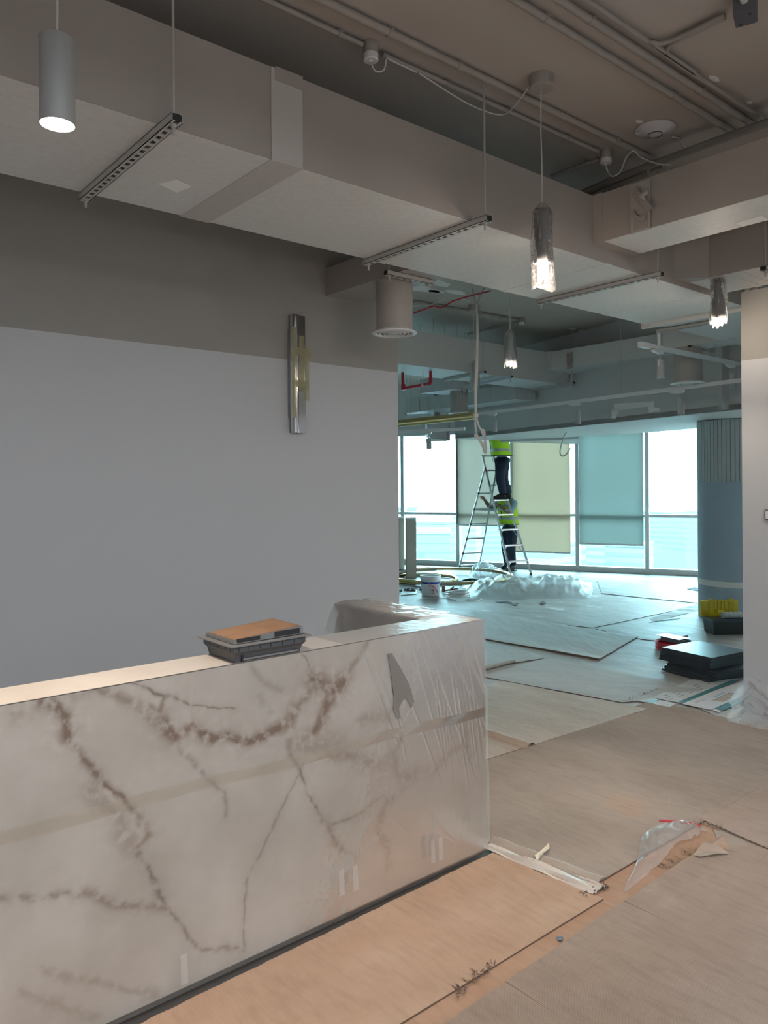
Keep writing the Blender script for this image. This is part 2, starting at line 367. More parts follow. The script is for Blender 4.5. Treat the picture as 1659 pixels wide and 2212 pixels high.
# ================================================================== CEILING SERVICES
duct_under = M('duct_underside_lit', (.68, .67, .645), .55, noise=(30, (.63,.62,.60), .4, .7), bump=(18, .18))  # painted lighter for light bounced from below; flange and tapes share it
def duct(root, name, a, b, mat=ductpaint):
    return part(MB().box(a, b), name, mat, root, smooth=False)
D1 = thing('air_duct', 'long beige painted air duct hung above the marble counter', 'air duct', (1.5, 3.03, 3.0))
XB = 4.88
duct(D1, 'duct_body', (-4.1,2.62,3.0), (5.74,3.45,3.37))
b1 = duct(D1, 'branch_duct', (3.82,-4.1,3.09), (4.20,2.62,3.37)); duct(D1, 'branch_duct', (XB,-4.1,3.035), (5.36,2.62,3.37))
# rounded transition of the far branch, flanges, taped seams
tr = MB(); tr.prism([(XB-.16,2.62),(XB,2.46),(XB,2.62)], 3.035, 3.36); part(tr, 'transition', ductpaint, D1, smooth=False)
part(MB().box((5.74,2.585,2.97),(5.78,3.485,3.40)), 'end_flange', duct_under, D1, smooth=False)
sm = MB()   # insulation joint band with crumpled edge
for x0, w, e in ((1.62,.15,.004),):
    sm.box((x0,2.62-e,3.0-e),(x0+w,3.45+e,3.37)); 
part(sm, 'joint_band', M('joint_band', (.50,.475,.445), .45, bump=(25,.35)), D1, smooth=False)
sb = MB(); sb.box((1.64,2.612,3.32),(1.77,2.62,3.376)); part(sb, 'tape_flap', ductpaint, D1, smooth=False)
for x in (2.86, 3.95, 5.15): part(MB().box((x,2.618,2.997),(x+.05,3.452,3.0)), 'tape_strip', duct_under, D1, smooth=False)
part(MB().box((3.815,2.56,3.085),(4.205,2.62,3.375)), 'branch_collar', ductpaint, D1, smooth=False)
for y in (2.33, 2.25): part(MB().box((XB-.004,y,3.031),(5.364,y+.03,3.035)), 'tape_strip', duct_under, D1, smooth=False)
lp = WY; 
q0 = [G(342,396,2.999),G(380,388,2.999),G(413,403,2.999),G(382,415,2.999)]
part(MB().add([(*p[:2],2.9965) for p in q0]+[(*p[:2],2.9985) for p in q0], [(3,2,1,0),(4,5,6,7),(0,1,5,4),(1,2,6,5),(2,3,7,6),(3,0,4,7)]), 'bare_patch', M('bare_patch', (.90,.89,.87), .6), D1, smooth=False)
p_ = [WX(1587,446,3.82), WX(1620,430,3.82), WX(1600,452,3.82)]
# underside panel of the main duct: colour lightened for light bounced up from below
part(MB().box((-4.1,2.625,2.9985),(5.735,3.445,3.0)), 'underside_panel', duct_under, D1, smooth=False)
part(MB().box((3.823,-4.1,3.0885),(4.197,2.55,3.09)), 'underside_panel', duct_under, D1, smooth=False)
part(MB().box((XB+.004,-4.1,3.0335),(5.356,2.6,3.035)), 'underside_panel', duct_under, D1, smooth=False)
part(MB().box((4.1,1.78,3.086),(4.19,1.92,3.0885)), 'bare_patch', MATS['bare_patch'], D1, smooth=False)

SL_L = .95
def channel(L, slot=True, wd=.041, ht=.03):
    """slotted channel along +Y from 0 to L, open at the top, slots cut through the bottom"""
    t = .0025; mb = MB()
    mb.box((-wd/2,0,0),(-wd/2+t,L,ht)); mb.box((wd/2-t,0,0),(wd/2,L,ht))
    mb.box((-wd/2,0,ht-t),(-wd/2+.010,L,ht)); mb.box((wd/2-.010,0,ht-t),(wd/2,L,ht))
    if not slot: mb.box((-wd/2,0,0),(wd/2,L,t)); return mb
    sw = .018; mb.box((-wd/2,0,0),(-sw/2,L,t)); mb.box((sw/2,0,0),(wd/2,L,t))
    n = int(L/.05); y = 0
    for k in range(n+1):
        c = .5*(L-n*.05)+k*.05; y1 = min(c-.014+.0, L); 
        if k == n: y1 = L
        a0 = max(0, c-.05+.014) if k else 0
        mb.box((-sw/2,a0,0),(sw/2,max(a0,min(y1, L) if k < n else L),t))
    return mb
def strut(label, p, L, rz=0, rods=(.03, None), ztop=ZC, group='slotted hanger channels', col=None, rod_r=.005, hang=.035):
    """p: start point (front end), runs along local +Y"""
    r = thing('hanger_channel', label, 'hanger', p, rz, group)
    part(channel(L), 'channel', col or galv, r, world=False, smooth=False)
    part(MB().box((-.0195,.001,.002),(.0195,.004,.028)), 'end_cap', black, r, world=False, smooth=False)
    ys = [rods[0], L-rods[0]]
    for y in ys:
        top = ztop-p[2]
        part(MB().tube([(0,y,-hang),(0,y,top)], rod_r, 8), 'threaded_rod', galv, r, world=False)
        nb = MB(); nb.lathe([(.009,-.012),(.009,-.004)], (0,y,0), 6); nb.lathe([(.014,-.004),(.014,0)], (0,y,0), 12); part(nb, 'nut', galv, r, world=False, smooth=False)
    return r
ZB = 2.968
strut('slotted steel hanger channel crossing under the duct behind the bare white patch', (1.165,2.50,ZB), .97)
strut('slotted steel hanger channel under the duct right of the round air diffuser', (2.78,2.50,ZB), .97)
strut('slotted steel hanger channel under the duct between the two bagged lamps', (4.365,2.50,ZB), .97)
strut('slotted steel hanger channel at the far end of the beige duct', (6.02,2.90,ZB), .60)
strut('slotted hanger channel under the branch duct at the right wall', (XB-.03,2.10,3.0), .56, -math.pi/2)

# branch box and round diffuser beside the left wall
def diffuser(label, c, ztop, zring, rc, rr, extra=None):
    r = thing('round_diffuser', label, 'air diffuser', (c[0],c[1],zring), group='round drop diffusers')
    h = ztop-zring
    mb = MB(); mb.lathe([(rc*.985,.03),(rc,.06),(rc,h*.48),(rc*1.008,h*.5),(rc*1.008,h*.66),(rc,h*.68),(rc*.995,h)], n=40, noise=lambda j,k: 1+.006*math.sin(k*1.7+j)); part(mb, 'round_duct', ductpaint, r, world=False, ang=50)
    ring = MB(); ring.lathe([(rr*.80,.012),(rr*.86,.0),(rr,.006),(rr,.012),(rr*.9,.022),(rc*.96,.034)], n=40, cap=False); ring.lathe([(rr*.80,.012),(rr*.80,.03),(rc*.96,.034)], n=40, cap=False)
    part(ring, 'outer_ring', white, r, world=False, ang=30)
    for q in (.26, .44, .62):
        cone = MB(); cone.lathe([(rr*q,.004),(rr*(q+.04),.0),(rr*(q+.10),.022),(rr*(q+.07),.024),(rr*q,.004)], n=32, cap=False); part(cone, 'louvre_ring', white, r, world=False, ang=30)
    part(MB().lathe([(.001,.004),(rr*.2,.004),(rr*.22,.01),(rr*.2,.016),(.001,.016)], n=24), 'centre_disc', white, r, world=False)
    part(MB().lathe([(.001,.05),(rc*.95,.05),(rc*.95,.055),(.001,.055)], n=24), 'damper_plate', black, r, world=False)
    return r
bx = thing('branch_box_duct', 'short beige duct box running from the left wall to the round diffuser', 'air duct', (3.3,3.95,3.016))
part(MB().box((3.14,3.46,3.016),(3.46,4.37,3.212)), 'duct_body', ductpaint, bx, smooth=False)
part(MB().box((3.135,3.46,3.01),(3.465,3.50,3.22)), 'collar', ductpaint, bx, smooth=False)
diffuser('round drop diffuser with concentric rings beside the corner of the left wall', (3.275,3.785), 3.016, 2.672, .120, .147)
strut('short slotted channel carrying the box duct over the round diffuser', (3.045,3.60,2.986), .40, -math.pi/2)

# ceiling conduits
def conduit(label, pts, r, clips=(), mat=paint, fil=.04, group='surface conduits on the ceiling'):
    root = thing('conduit', label, 'conduit', pts[0], group=group)
    P = [Vector(p) for p in pts]
    part(MB().tube(P if len(P) == 2 else spline(P, 4), r, 10), 'pipe', mat, root)
    for t in clips:
        a, b = P[0], P[-1]; q = a.lerp(b, t); d = (b-a).normalized(); cm = MB()
        cm.tube([q-d*.008, q+d*.008], r+.003, 10); sd = d.cross(Vector((0,0,1)))
        cm.bar(q+sd*(r+.012)+Vector((0,0,r*.2)), q-sd*(r+.012)+Vector((0,0,r*.2)), .016, .004); cm.bar(q+Vector((0,0,r)), q+Vector((0,0,ZC-q.z)), .014, .014, up=d)
        part(cm, 'saddle_clip', mat, root)
    return root
ZP = 3.655
def gp(px, py, z=ZP): return G(px, py, z)
a1, a2 = gp(826,118), gp(1290,327)
conduit('thin beige conduit from the left edge to the first round junction box', [(-4.2,gp(700,55).y,ZP), gp(782,96)], .0125, (.85,.98))
conduit('thin beige conduit between the two round white junction boxes', [a1, a2], .0125, (.25,.52,.83))
conduit('thicker beige conduit beside the pendant canopy', [(-4.2,gp(700,17).y+.02,ZP), gp(1415,347)], .018, (.75,.80,.95))
conduit('beige conduit nearest the white ceiling disc', [(-4.2,gp(1081,0).y,ZP), gp(1590,289)], .0165, (.8,.92))
conduit('beige conduit running second from the white ceiling disc', [(-4.2,gp(1191,0).y,ZP), gp(1630,272)], .0175, (.82,.93))
conduit('slim beige conduit bending toward the grey sensor box', [(-4.2,gp(1258,0).y,ZP), gp(1380,76), gp(1402,88), gp(1425,94), gp(1468,80), gp(1566,33)], .011)
conduit('slim beige conduit bending away from the grey sensor box', [gp(1566,38), gp(1475,84), gp(1447,100), gp(1441,117), gp(1465,138), gp(1659,263)], .011)
conduit('beige conduit feeding the far round junction box from the dark corner', [gp(1191,381), gp(1296,343)], .0125, (.7,))
zf = 3.60
conduit('large beige conduit running along the branch duct', [G(1261,416,zf), G(1659,264,zf), Vector((G(1659,264,zf).x, -4.2, zf))], .0225, ())
conduit('lower beige conduit tucked beside the branch duct', [G(1275,424,zf-.03), G(1400,372,zf-.03)], .016, ())
cu = MB(); e0 = G(1418,362,zf); cu.tube([e0+Vector((0,.05,0)), e0-Vector((0,.05,0))], .027, 10); cu.tube(spline([e0+Vector((-.02,0,.03)), e0+Vector((.0,0,-.03)), e0+Vector((.05,-.02,-.05)), e0+Vector((.07,-.06,-.01))], 5), .004, 6)
solo(cu, 'conduit_coupler', paint, 'beige coupler and cable tie on the large conduit above the damper', 'coupler')

def jbox(label, c, lid=True):
    r = thing('junction_box', label, 'junction box', (c[0],c[1],ZC-.085), group='round conduit junction boxes')
    part(MB().lathe([(.032,.03),(.034,.034),(.034,.085)], n=24), 'box_body', paint, r, world=False)
    part(MB().lathe([(.001,0),(.030,0),(.034,.004),(.034,.03)], n=24), 'cover', white, r, world=False)
    part(MB().lathe([(.001,-.004),(.010,-.004),(.011,0)], n=12), 'gland', white, r, world=False)
    return r
ja = G(801,120,ZC-.06); jb = G(1309,345,ZC-.06)
jbox('round white junction box with a looped cable near the left conduit', ja)
jbox('round white junction box with a white flex near the branch duct', jb)
def cable(name, pts, r, mat, label, cat='cable', n=6, group=None): return solo(MB().tube(spline(pts, n), r, 8), name, mat, label, cat, group)
z0 = ZC-.09
cable('flex_cable', [Vector((ja.x,ja.y,z0)), Vector((ja.x+.01,ja.y-.02,z0-.045)), Vector((ja.x+.05,ja.y-.03,z0-.03)), Vector((ja.x+.07,ja.y-.03,z0+.03)), gp(845,125)-Vector((0,0,.012)), gp(900,150)-Vector((0,0,.014))], .0035, white, 'white flex looping out of the round junction box near the left conduit')
cable('flex_cable', [Vector((jb.x,jb.y,z0)), G(1312,368,z0-.05), G(1322,381,z0-.05), G(1340,371,z0-.02), G(1352,342,z0+.03), G(1368,326,ZP-.02), G(1385,340,ZP-.02), G(1420,354,zf-.03), G(1450,356,zf-.04)], .0045, white, 'white flex running from the round junction box to the branch duct')
# ---- pendants
lens_m = EM('lamp_lens', (1, .90, .78), 26.)
def pendant(label, pos, zb, L=.262, R=.042, ceil=ZC, bag=None, body=None, canopy=True, glow=False, power=None, cordmat=None):
    r = thing('pendant_lamp', label, 'lamp', (pos[0],pos[1],zb), group='cylinder pendant lamps')
    b = MB(); b.lathe([(R*.93,.004),(R*.97,0),(R,.003),(R,L-.004),(R*.97,L),(.006,L),(.006,L+.02)], n=32, cap=False); b.lathe([(R*.93,.004),(R*.90,.03)], n=32, cap=False); part(b, 'lamp_body', body or lampgrey, r, world=False, ang=35)
    part(MB().lathe([(.0005,.006),(R*.92,.006),(R*.92,.010),(.0005,.010)], n=32), 'lens', lens_m, r, world=False)
    if bag == 'dim': r.children[-1].data.materials[0] = M('lamp_lens_off', (.5,.5,.5), .3)
    cz = ceil-zb
    part(MB().tube(spline([(0,0,L),(.003,.002,L+(cz-L)*.3),(-.004,.002,L+(cz-L)*.65),(0,0,cz-.02)], 6), .0032, 8), 'cord', cordmat or offw, r, world=False)
    if canopy:
        cp = part(MB().lathe([(.004,cz-.062),(.056,cz-.062),(.060,cz-.058),(.060,cz)], n=36), 'canopy', paint, r, world=False, ang=35)
        part(MB().box((-.012,-.0615,cz-.045),(.022,-.0575,cz-.02)), 'rating_label', M('label_grey', (.30,.285,.26), .5), cp, world=False, smooth=False)
        part(MB().lathe([(.0005,-.003),(.004,-.002),(.004,0)], (0,0,0), 8), 'screw', darkm, cp, world=False); cp.children[-1].location = (-.052,-.02,cz-.03)
    if bag:
        rb_ = random.Random(sum(ord(ch) for ch in label)); ph = [rb_.uniform(0, 6.28) for _ in range(8)]
        def nz(j, k):
            a = 2*math.pi*k/36
            return 1+.10*math.sin(3*a+ph[0]+j*.25)*min(1, j/10+.3)+.06*math.sin(7*a+ph[1]-j*.5)+.03*math.sin(13*a+ph[2]+j)
        lo = {'long': -.11, 'short': -.03, 'mid': -.035, 'dim': -.03}[bag]
        prof = []; nn = 16
        for j in range(nn+1):
            t = j/nn; z = L+.035 + (lo-L-.035)*t; rr = R*(1.10+.22*t) if t > .1 else R*(.25+.85*t/.1)
            prof.append((rr, z))
        bg = MB(); bg.lathe(prof, n=36, noise=nz, cap=False)
        # ragged, pinched bottom
        v = bg.v; n_ = 36
        for k in range(n_):
            x, y, z = v[nn*n_+k]; v[nn*n_+k] = (x*.96, y*.96, z+.014*math.sin(k*2*math.pi/n_*2+ph[3])+.012*math.sin(k*1.9+ph[4]))
        if bag in ('long', 'short'):
            bg.f += [tuple(nn*n_+k for k in range(n_))] if bag == 'long' else []
        part(bg, 'plastic_bag', bagfilm, r, world=False, ang=60)
    if power:
        light('pendant_beam', 'SPOT', (0,0,.002), power, WARM, r, spot_size=math.radians(84), spot_blend=.8, shadow_soft_size=.035)
    if glow:
        light('pendant_glow', 'POINT', (0,0,-.03), glow, WARM, r, shadow_soft_size=.03)
    return r
ZL = 2.763
pp = lambda px, py: G(px, py, ZL)
c1 = pp(124,270); c2 = pp(1172,570); c3 = pp(1552,690); c4 = pp(1102,783); c5 = pp(1025,836)
pendant('bare grey cylinder pendant lamp glowing above the marble counter', c1, ZL, L=.255, R=.050, power=PEND_W)
pendant('glowing cylinder pendant in a long clear bag hung from a round beige canopy', c2, ZL, bag='long', body=lampdark, power=PEND_W, glow=GLOW_W)
pendant('glowing bagged cylinder pendant beside the right wall', c3, ZL, bag='short', body=lampdark, power=PEND_W*.3, glow=GLOW_W)
pendant('glowing bagged cylinder pendant hung between the ducts in the far room', c4, ZL, bag='mid', body=lampgrey, power=PEND_W*.35, glow=GLOW_W*.6)
pendant('unlit bagged pendant behind the hanging cable loop', c5, ZL, bag='dim', body=lampgrey)
cable('flex_cable', [Vector((c2.x-.05,c2.y,ZC-.03)), G(1105,236,ZP-.02), gp(1075,241)-Vector((0,0,.016)), gp(1020,222)-Vector((0,0,.016)), gp(975,196)-Vector((0,0,.016)), gp(905,152)-Vector((0,0,.014))], .0035, white, 'white flex tied along the conduit to the lamp canopy')
# unseen pendants and linear fittings, added out of view to light the front room
for k, x in enumerate((-1.55, -3.6)):
    pendant('bare pendant lamp further along the counter row %s' % ('beside the bare lamp', 'at the end wall')[k], (x, 2.34), ZL, L=.255, R=.05, power=PEND_W)
def linear(label, x, y, L, rz=0, power=FILL_W):
    r = thing('added_fill_light', label, 'lamp', (x,y,3.2), rz, 'added fill lights behind the camera')
    part(MB().box((-L/2,-.04,0),(L/2,.04,.07)), 'housing', white, r, world=False, smooth=False)
    part(MB().box((-L/2+.01,-.035,-.004),(L/2-.01,.035,0)), 'diffuser', EM('fill_diffuser', NEUT, 6.), r, world=False, smooth=False)
    for s in (-1, 1): part(MB().tube([(s*L*.4,0,.07),(s*L*.4,0,ZC-3.2)], .002, 6), 'suspension_wire', galv, r, world=False)
    light('fill_beam', 'AREA', (0,0,-.008), power, NEUT, r, shape='RECTANGLE', size=L-.02, size_y=.07)
for k, (x, y) in enumerate(((-1.8,-.6),(.6,-.9),(2.8,-1.2),(-1.8,-2.8),(.6,-2.8),(2.8,-2.8))):
    linear('added unseen white linear light hung in row %s beside lamp column %s' % (('one','two')[k//3], ('left','middle','right')[k%3]), x, y, 1.5)
# ---- ceiling access point disc, grey box
ap = G(1415,283,ZC-.02); r = thing('ceiling_access_point', 'white round dome disc fixed to the ceiling among the conduits', 'access point', (ap.x,ap.y,ZC-.04))
R_ = .108
part(MB().lathe([(.001,-.004),(R_*.3,-.003),(R_*.36,-.001),(R_*.37,.0005),(R_*.8,.012),(R_,.028),(R_*.99,.034)], n=48), 'dome', M('gloss_white', (.62,.60,.62), .2), r, world=False, ang=60)
part(MB().lathe([(R_*.355,-.0035),(R_*.375,-.0025),(R_*.375,.001),(R_*.355,.001)], n=40, cap=False), 'status_ring', darkm, r, world=False)
part(MB().lathe([(R_*.97,.034),(R_*.97,.04)], n=40), 'base', paint, r, world=False)
cable('flex_cable', [G(1450,296,ZC-.02), G(1468,300,ZC-.01), G(1480,318,ZC-.01), G(1487,330,ZC-.03), G(1484,336,ZC-.05)], .004, offw, 'short cable leaving the white ceiling disc')
gb = G(1610,26,ZC-.07); r = thing('sensor_box', 'dark grey square sensor box where slim conduits end on the ceiling', 'sensor', (gb.x,gb.y,ZC-.10), math.radians(20))
greybox = M('grey_box', (.10,.10,.115), .5)
part(MB().hull([(sx*.052*k,sy*.042*k,z) for sx in(-1,1) for sy in(-1,1) for k,z in((.9,0),(1,.01),(1,.1))]), 'box_body', greybox, r, world=False)
for s in (-1,1): part(MB().lathe([(.0005,-.003),(.005,-.003),(.005,.001)], (s*.03,s*.02,0), 10), 'screw', darkm, r, world=False)
part(MB().tube([(-.085,-.0,.05),(-.05,0,.05)], .016, 12), 'conduit_gland', white, r, world=False)
# paint scuffs on the ceiling
for k, (px, py, w, h, lb) in enumerate(((1543,170,.05,.018,'beside the outer conduit'),(1620,221,.022,.012,'by the far conduit clip'),(1381,263,.03,.014,'beside the white disc'))):
    q = G(px, py, ZC); mb = MB(); n = 9
    pts = [(q.x+w*(.7+.5*vn(np.array((i*1.3,k,0)),3))*math.cos(6.283*i/n), q.y+h*(.6+.8*vn(np.array((i*2.3,k,5)),4))*math.sin(6.283*i/n)) for i in range(n)]
    mb.prism(pts, ZC-.0015, ZC+.001); solo(mb, 'plaster_scuff', whitepatch, 'small white plaster scuff on the ceiling '+lb, 'scuff', 'plaster scuffs')
# ---- duct dampers
def damper(label, p, s=1., rz=0):
    """plate on a face looking along local -X"""
    r = thing('damper_handle', label, 'damper', p, rz, 'duct dampers')
    part(MB().box((-.012*s,-.055*s,-.13*s),(0,.055*s,.13*s)), 'plate', M('damper_plate_paint', (.42,.385,.35), .5), r, world=False, smooth=False)
    part(MB().box((-.016*s,-.045*s,-.12*s),(-.012*s,.035*s,-.04*s)), 'label_plate', ductpaint, r, world=False, smooth=False)
    q = MB()   # quadrant
    pts = [(.085*s*math.cos(a), .085*s*math.sin(a)) for a in np.linspace(math.radians(95), math.radians(190), 9)]; pin = [(.06*s*math.cos(a), .06*s*math.sin(a)) for a in np.linspace(math.radians(95), math.radians(190), 9)]
    for i in range(8):
        f = [pts[i], pts[i+1], pin[i+1], pin[i]]
        q.add([(-.03*s,-b[0]*0+ (b[1]*.9-.03*s), -.02*s-(-b[0])*.9+.01*s) for b in f]+[(-.024*s, (b[1]*.9-.03*s), -.02*s+b[0]*.9+.01*s) for b in f], [(0,1,2,3),(7,6,5,4),(0,4,5,1),(2,6,7,3),(1,5,6,2),(3,7,4,0)])
    part(q, 'quadrant', ductpaint, r, world=False, smooth=False)
    lv = MB(); lv.bar((-.036*s,.02*s,.085*s),(-.04*s,-.075*s,-.045*s), .006*s, .032*s, up=(0,1,1)); part(lv, 'lever', ductpaint, r, world=False, smooth=False)
    part(MB().tube([(-.012*s,.02*s,.075*s),(-.045*s,.02*s,.075*s)], .013*s, 10), 'pivot', ductpaint, r, world=False)
    wn = MB(); wn.bar((-.06*s,-.03*s,.03*s),(-.06*s,-.075*s,.045*s), .008*s, .018*s); wn.tube([(-.03*s,-.04*s,.02*s),(-.06*s,-.04*s,.03*s)], .008*s, 8); part(wn, 'wing_nut', galv, r, world=False, smooth=False)
dpc = WX(1385,447,3.815); damper('painted damper plate with lever on the near branch duct', (3.815,dpc.y,dpc.z), 1.05)
# ================================================================== FAR ROOM SERVICES
fd_m = M('far_duct_paint', (.58,.58,.57), .55, bump=(6,.1)); fd_u = M('far_duct_under', (.55,.56,.56), .55, bump=(18,.15))
lightduct = M('pale_duct', (.50,.51,.51), .5, bump=(6,.1))
def ray_bulk(y):      # where the bulkhead face crosses a given Y
    t = (y-near[0].y)/ndir.y; return near[0].x+ndir.x*t
D2 = thing('air_duct', 'second grey air duct crossing the far room into the bulkhead', 'air duct', (7.5,6.5,3.0))
x2a, x2b = ray_bulk(6.25), ray_bulk(6.85)
part(MB().prism([(3.85,6.25),(x2a-.01,6.25),(x2b-.01,6.85),(3.85,6.85)], 3.0, 3.39), 'duct_body', fd_m, D2, smooth=False)
part(MB().prism([(3.85,6.255),(x2a-.02,6.255),(x2b-.02,6.845),(3.85,6.845)], 2.997, 3.0), 'underside_panel', fd_u, D2, smooth=False)
part(MB().box((8.04,3.4,3.14),(8.46,6.25,3.385)), 'branch_duct', fd_m, D2, smooth=False)
part(MB().box((8.044,3.4,3.137),(8.456,6.2,3.14)), 'underside_panel', fd_u, D2, smooth=False)
part(MB().box((8.03,6.18,3.13),(8.47,6.25,3.39)), 'branch_collar', fd_m, D2, smooth=False)
dq = WX(1231,779,8.035); damper('painted damper plate with lever on the far branch duct', (8.035,dq.y,dq.z), .8)
def strut_px(label, a, b, z, col=None, hang=.05):
    A, B = G(*a, z), G(*b, z); d = B-A; L = d.length; rz = math.atan2(-d.x, d.y)
    return strut(label, tuple(A), L, rz, col=col, rod_r=.004, hang=hang)
strut_px('slotted channel under the far duct left of the bagged dim lamp', (1048,806), (958,824), 2.965)
strut_px('bright new slotted channel under the far duct beside the dim lamp', (1106,816), (1002,839), 2.94, col=M('bright_zinc', (.55,.62,.68), .4, metal=.3))
strut_px('slotted channel under the far duct past the glowing far lamp', (1240,829), (1147,846), 2.965)
strut_px('little slotted channel below the far duct channel', (1154,857), (1197,862), 2.93, hang=.06)
strut_px('slotted channel over the right hand far diffuser', (1490,750), (1541,761), 2.98)
# third duct, running along the bulkhead
a3, b3 = G(878,893,2.85), G(1165,855,2.85); d3 = (b3-a3).normalized(); n3 = Vector((-d3.y,d3.x,0)); 
if n3.dot(Vector(FW)) < 0: n3 = -n3
b3 = a3+d3*((6.95-a3.y)/d3.y)
D3 = thing('air_duct', 'pale round ended air duct beyond the red pipe', 'air duct', (*((a3+b3)/2)[:2],2.85))
poly = [a3[:2], b3[:2], (b3+n3*.4)[:2], (a3+n3*.4)[:2], (a3+n3*.3-d3*.12)[:2], (a3+n3*.1-d3*.12)[:2]]
part(MB().prism(poly, 2.853, 3.07), 'duct_body', lightduct, D3, smooth=False)
part(MB().prism([(Vector((*p,0)))[:2] for p in poly], 2.85, 2.853), 'underside_panel', fd_u, D3, smooth=False)
for t in (.12, .2, .5): q = a3+d3*t*3; part(MB().bar(q-n3*.003+Vector((0,0,.02)), q-n3*.003+Vector((0,0,.2)), .01, .006), 'seam_rib', lightduct, D3, smooth=False)
strut_px('thin hanger channel under the pale round ended duct', (874,897), (931,895), 2.84, hang=.03)
# drop box + far diffusers
dc = DP(992,895,10.6); dbx = thing('branch_box_duct', 'pale box duct feeding the far round diffuser', 'air duct', (dc.x,dc.y,2.96))
e = DP(940,846,10.9); e2 = DP(1000,838,10.6)
part(MB().box((dc.x-.30,dc.y-.16,2.96),(dc.x+.16,dc.y+.45,3.14)), 'duct_body', lightduct, dbx, smooth=False)
part(MB().box((dc.x-.32,dc.y-.165,2.95),(dc.x-.28,dc.y+.455,3.15)), 'end_flange', lightduct, dbx, smooth=False)
diffuser('small far drop diffuser hanging behind the gold tube', (dc.x,dc.y), 2.96, 2.645, .125, .152)
rg = MB(); qc = DP(1003,845,10.35); rg.tube([qc+Vector((.04*math.cos(a)*RT[0],.04*math.cos(a)*RT[1],.04*math.sin(a))) for a in np.linspace(0,6.283,17)], .004, 6, cap=False); solo(rg, 'wire_ring', black, 'black wire ring hanging on the far diffuser', 'ring')
d2c = DP(1486,830,7.5); diffuser('round drop diffuser behind the white track by the right wall', (d2c.x,d2c.y), 3.0, 2.645, .133, .165)
bx2 = thing('branch_box_duct', 'grey box duct feeding the diffuser behind the white track', 'air duct', (d2c.x,d2c.y,3.0)); part(MB().box((d2c.x-.16,1.83,3.0),(d2c.x+.16,d2c.y+.16,3.18)), 'duct_body', fd_m, bx2, smooth=False)
part(MB().box((d2c.x-.155,1.84,2.997),(d2c.x+.155,d2c.y+.155,3.0)), 'underside_panel', fd_u, bx2, smooth=False)
# duct passing behind the strut at the end of the first duct
D4 = thing('air_duct', 'wide pale duct continuing past the end of the beige duct', 'air duct', (7.4,2.6,3.0))
part(MB().box((5.80,2.55,3.003),(9.0,3.42,3.34)), 'duct_body', fd_m, D4, smooth=False)
part(MB().box((5.81,2.56,3.0),(8.99,3.41,3.003)), 'underside_panel', fd_u, D4, smooth=False)
# ---- chamfered supply duct with flange in front of the left pane
c0 = DP(947,930,12.4); v = [DP(x,y,12.4) for x,y in ((922,905),(970,903),(970,949),(933,949),(923,938))]
off = Vector(FW)*.5; gr = thing('supply_grille', 'chamfered sheet metal supply duct hanging before the left window pane', 'air duct', tuple(v[3]))
vs = v+[p+off for p in v]; part(MB().add(vs, [(0,1,2,3,4),(9,8,7,6,5)]+[(i,(i+5),(i+1)%5+5,(i+1)%5) for i in range(5)]), 'duct_body', lightduct, gr, smooth=False)
part(MB().bar(DP(928,952,12.3), DP(972,950,12.3), .03, .02), 'bottom_rail', galv, gr, smooth=False); part(MB().bar(DP(970,902,12.38), DP(970,951,12.38), .03, .03, up=(1,0,0)), 'flange', galv, gr, smooth=False)
part(MB().tube([v[0].lerp(v[1],.5)+off*.5, Vector((*(v[0].lerp(v[1],.5)+off*.5)[:2], ZC))], .05, 10), 'riser', lightduct, gr)
# ---- red sprinkler pipe
rd = 9.0; P = [DP(870,812,rd), DP(871,839,rd), DP(926,829,rd-.15), DP(930,826,rd-.16), DP(930,817,rd-.16)]
r = thing('sprinkler_pipe', 'dark red sprinkler pipe with elbows beyond the corner of the left wall', 'pipe', tuple(P[1]))
part(MB().tube([Vector((*P[0][:2],ZC)), P[0], P[1]], .018, 10), 'riser_pipe', redm, r); part(MB().tube([P[1], P[2]], .017, 10), 'pipe', redm, r); part(MB().tube(spline([P[2], P[3], P[4]], 5), .022, 10), 'elbow', redm, r)
part(MB().tube([P[4], Vector((*P[4][:2],2.99))], .018, 10), 'riser_pipe', redm, r)
part(MB().tube([P[1]+Vector((0,0,-.02)), P[1]+Vector((0,0,.05))], .026, 10), 'elbow', redm, r)
hg = MB(); q = P[1].lerp(P[2], .78); hg.tube([q+Vector((0,0,.0)), q+Vector((0,0,.18))], .004, 6); hg.tube([q+(P[2]-P[1]).normalized()*.012*s for s in (-1,1)], .023, 10); part(hg, 'pipe_hanger', galv, r)
cable('red_cable', [DP(893,677,6.4), DP(935,662,6.4), DP(955,664,6.4), DP(985,648,6.35), DP(1060,628,6.3)], .006, redm, 'dark red fire cable slung below the far ceiling')
rr_ = bpy.data.objects['red_cable']
# thin plaster patches on the far ceiling
for k, (px, py, w, h, lb) in enumerate(((905,622,.30,.10,'large pale'),(985,632,.16,.06,'oval pale'),(945,630,.12,.05,'small round'),(930,608,.3,.08,'long pale'),(1235,710,.07,.04,'square'),(1258,715,.07,.04,'thin'),(1275,718,.08,.05,'bright'),(1300,721,.06,.03,'tiny'))):
    q = G(px, py, ZC); mb = MB(); n = 12
    pts = [(q.x+w*(.7+.5*vn(np.array((i*1.3,k,0)),13))*math.cos(6.283*i/n), q.y+h*(.6+.8*vn(np.array((i*2.3,k,5)),14))*math.sin(6.283*i/n)) for i in range(n)]
    mb.prism(pts, ZC-.0015, ZC+.001); solo(mb, 'filler_patch', whitepatch, lb+' filler patch on the far room ceiling', 'patch', 'filler patches on the ceiling')
conduit('far conduit crossing the ceiling behind the round diffuser', [gp(893,651), gp(1122,692)], .015, (.3,.8), group='far ceiling conduits')
